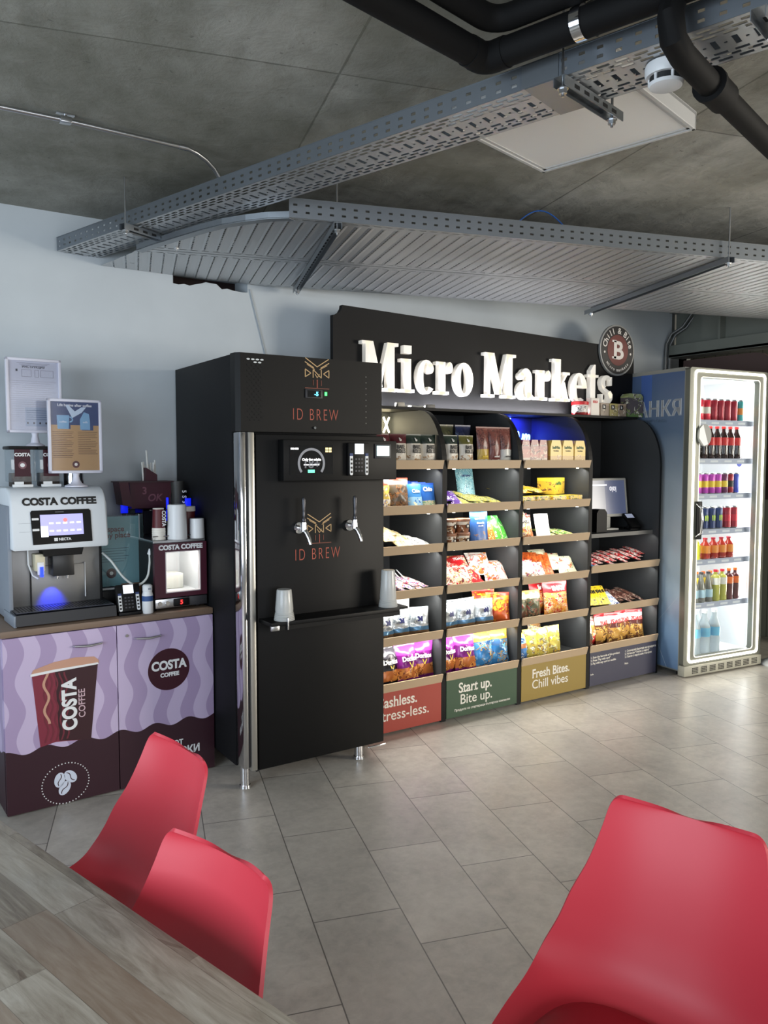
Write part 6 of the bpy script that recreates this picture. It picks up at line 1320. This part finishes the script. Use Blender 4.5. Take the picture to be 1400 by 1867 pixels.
# ================================================================== TABLE
TA = math.atan2(-.908, .257)   # along the long edge, towards the viewer
def wood():
    n = NM('butcher_block', .42); x, y, z = n.coords('Object'); P = .075
    r = ((y + .02) / P).floor(); fy = ((y + .02) / P).frac(); rr = n.white(n.combine(r, 2.0, 5.0))
    sx = (x + rr * 1.3) / (rr * .35 + .55); s = sx.floor(); fx = sx.frac(); rnd = n.white(n.combine(r, s, 1.0)); rnd2 = n.white(n.combine(r, s, 9.0))
    v = n.combine(x * 1.6 + rnd * 9, y * 11 + rnd * 4, z); g = n.noise(v, 2.6, 6, .62, 1.6); g2 = n.noise(n.combine(x * 5, y * 60 + rnd * 5, z), 3.0, 4, .6, .4)
    kn = n.noise(n.combine(x * 3.2 + rnd * 5, y * 8, z), 2.2, 2, .5, .6)
    c = n.ramp(g * .6 + g2 * .2 + rnd * .2, [(.28, (110, 99, 88)), (.42, (156, 146, 132)), (.54, (184, 176, 163)), (.68, (208, 203, 192))])
    c = n.mix((rnd2.gt(.66)) * .5, c, (140, 112, 90)); c = n.mix(kn.gt(.70) * .45, c, (86, 66, 52))
    ln_ = fy.lt(.014).max(fx.lt(.0022)); n.color(n.mix(ln_ * .5, c, (84, 74, 64))); n.rough(g2 * .2 + .36); n.bump(g2, .06, .002); return n.m
t = thing('dining_table', 'long butcher-block wooden table in the lower left corner', 'table', (.213 - .257 / .944 * .3, 1.80 + .908 / .944 * .3, 0), TA)
WD = wood(); TLN, TWD = 1.95, .80
# local x runs towards the viewer, local y to the right hand edge (room side)
b = MB(); b.box(0, TLN, -TWD, 0, .702, .742, WD, .003); b.build('tabletop', t, 30)
b = MB(); LEGM = pm('leg_black', (34, 34, 36), .5)
for (x, y) in ((.08, -.08), (TLN - .08, -.08), (.08, -TWD + .08), (TLN - .08, -TWD + .08)):
    q = MB(); q.box(x - .03, x + .03, y - .03, y + .03, 0, .702, LEGM, .004); q.build('leg', t, 30)
b = MB(); b.box(.05, TLN - .05, -.11, -.08, .64, .702, LEGM); b.box(.05, TLN - .05, -TWD + .08, -TWD + .11, .64, .702, LEGM); b.build('frame', t, 0)
# ================================================================== CHAIRS
def chair_mat():
    n = NM('red_shell', .42); x, y, z = n.coords('Object'); g = n.noise(n.combine(x, y, z), 420, 2)
    n.b.inputs['Base Color'].default_value = lin((204, 56, 70)); n.bump(g, .05, .0008); return n.m
RSH = chair_mat(); SEATM = pm('red_pad_shaded', (150, 22, 34), .5); BEECH = pm('beech', (196, 160, 120), .5)  # seat pad: the shell's red, darkened in its colour to stand for shade
# side profile from seat front to top of the back: (y, z), half width, edge curl, flatness
CP = [((-.215, .405), .190, .000), ((-.190, .432), .205, .010), ((-.12, .440), .220, .022), ((-.03, .432), .232, .040), ((.06, .428), .238, .056), ((.125, .440), .238, .070), ((.172, .485), .228, .074), ((.198, .545), .212, .068), ((.216, .610), .196, .060), ((.232, .675), .174, .046), ((.248, .740), .158, .036), ((.262, .800), .148, .028)]
def cspl(t_):
    n_ = len(CP) - 1; f = min(t_ * n_, n_ - 1e-6); i = int(f); u = f - i
    def g(k): c = CP[min(max(k, 0), n_)]; return (c[0][0], c[0][1], c[1], c[2])
    a0, a1, a2, a3 = g(i - 1), g(i), g(i + 1), g(i + 2)
    return [.5 * ((2 * a1[j]) + (a2[j] - a0[j]) * u + (2 * a0[j] - 5 * a1[j] + 4 * a2[j] - a3[j]) * u * u + (3 * a1[j] - a0[j] - 3 * a2[j] + a3[j]) * u ** 3) for j in range(4)]
def shell_mesh():
    b = MB(); NU = 28
    def f(u, v):
        y, z, w, c = cspl(v); pass
        yb, zb, _, _ = cspl(min(1, v + .20)); ya, za, _, _ = cspl(max(0, v - .20))
        d = Vector((0, yb - ya, zb - za)).normalized(); nn = Vector((0, -d.z, d.y))
        # round the top and front corners
        e = 1.0
        if v > .93: q = (v - .93) / .07; e = 1 - .17 * (1 - max(0, 1 - q ** 3) ** .5)
        if v < .07: q = (.07 - v) / .07; e = 1 - .22 * (1 - sqrt(max(0, 1 - q ** 2.2)))
        s = 2 * u - 1; k = abs(s) ** 2.3
        p = Vector((s * w * e, y, z)) + nn * (c * k)
        p.z += .006 * s * s * (max(0, v - .8) / .2)
        return p
    vv_ = [j / 36 * .90 for j in range(37)] + [.90 + .10 * sin(k / 12 * pi / 2) for k in range(1, 13)]; NV = len(vv_) - 1
    V = [[f(i / NU, vv_[j]) for j in range(NV + 1)] for i in range(NU + 1)]
    top = [[b.bm.verts.new(p) for p in r] for r in V]
    # outer skin offset by the shell thickness
    def nrm(i, j):
        a = V[min(i + 1, NU)][j] - V[max(i - 1, 0)][j]; c = V[i][min(j + 1, NV)] - V[i][max(j - 1, 0)]
        n_ = a.cross(c); return n_.normalized() if n_.length > 1e-9 else Vector((0, 0, 1))
    bot = [[b.bm.verts.new(V[i][j] - nrm(i, j) * .007) for j in range(NV + 1)] for i in range(NU + 1)]
    for i in range(NU):
        for j in range(NV):
            b.face([top[i][j], top[i + 1][j], top[i + 1][j + 1], top[i][j + 1]], RSH); b.face([bot[i][j], bot[i][j + 1], bot[i + 1][j + 1], bot[i + 1][j]], RSH)
    for j in range(NV):
        for i in (0, NU): b.face([top[i][j], top[i][j + 1], bot[i][j + 1], bot[i][j]], RSH)
    for i in range(NU):
        for j in (0, NV): b.face([top[i][j], top[i + 1][j], bot[i + 1][j], bot[i][j]], RSH)
    return b.mesh('shell', 60)
ch = thing('dining_chair', 'x', 'chair', (0, 0, 0))
o = bpy.data.objects.new('shell', shell_mesh()); COL.objects.link(o); o.parent = ch
b = MB(); b.grid(lambda u, v: (0, 0, 0), 1, 1, SEATM) if False else None
def pad(u, v):
    a = 2 * pi * u; r = v; sx = abs(cos(a)) ** .75 * (1 if cos(a) > 0 else -1); sy = abs(sin(a)) ** .75 * (1 if sin(a) > 0 else -1)
    X_ = .178 * r * sx; Y_ = -.045 + .165 * r * sy; h_ = .042 * (1 - r ** 5) ** .6 if r < 1 else 0
    return (X_, Y_, .436 + h_ + .5 * X_ * X_ + (.4 * max(0, Y_) ** 2))
b.grid(pad, 40, 10, SEATM); bmesh.ops.remove_doubles(b.bm, verts=list(b.bm.verts), dist=1e-5); b.build('seat_pad', ch, 60)
for (sx, sy) in ((-1, -1), (1, -1), (-1, 1), (1, 1)):
    q = MB(); q.tube([(sx * .10, sy * .09 + .0, .425), (sx * .205, sy * .20, .0)], [.021, .012], BEECH, 16); q.build('leg', ch)
b = MB(); b.cyl((0, 0, .40), (0, 0, .424), .10, .10, LEGM, 24); b.box(-.11, .11, -.012, .012, .385, .405, LEGM); b.box(-.012, .012, -.10, .10, .385, .405, LEGM); b.build('base_frame', ch)
def seat(o, top, phi, label, lean=0.0):
    """stand the chair so that the middle of its back top is over `top`"""
    p = radians(phi); o.location = (top[0] + .262 * sin(p), top[1] - .262 * cos(p), 0); o.rotation_euler = (0, 0, p); o['label'] = label; o['group'] = 'red dining chairs at the wooden table'
c2 = copy_tree(ch); c3 = copy_tree(ch)
seat(ch, (1.325, .925), -74.3, 'red moulded chair pulled out to the right, nearest the viewer')
seat(c2, (.515, 1.285), -74.3, 'red moulded chair tucked at the table edge, in front of another red chair')
seat(c3, (.627, 1.814), -82.5, 'red moulded chair in front of the printed coffee cabinet')
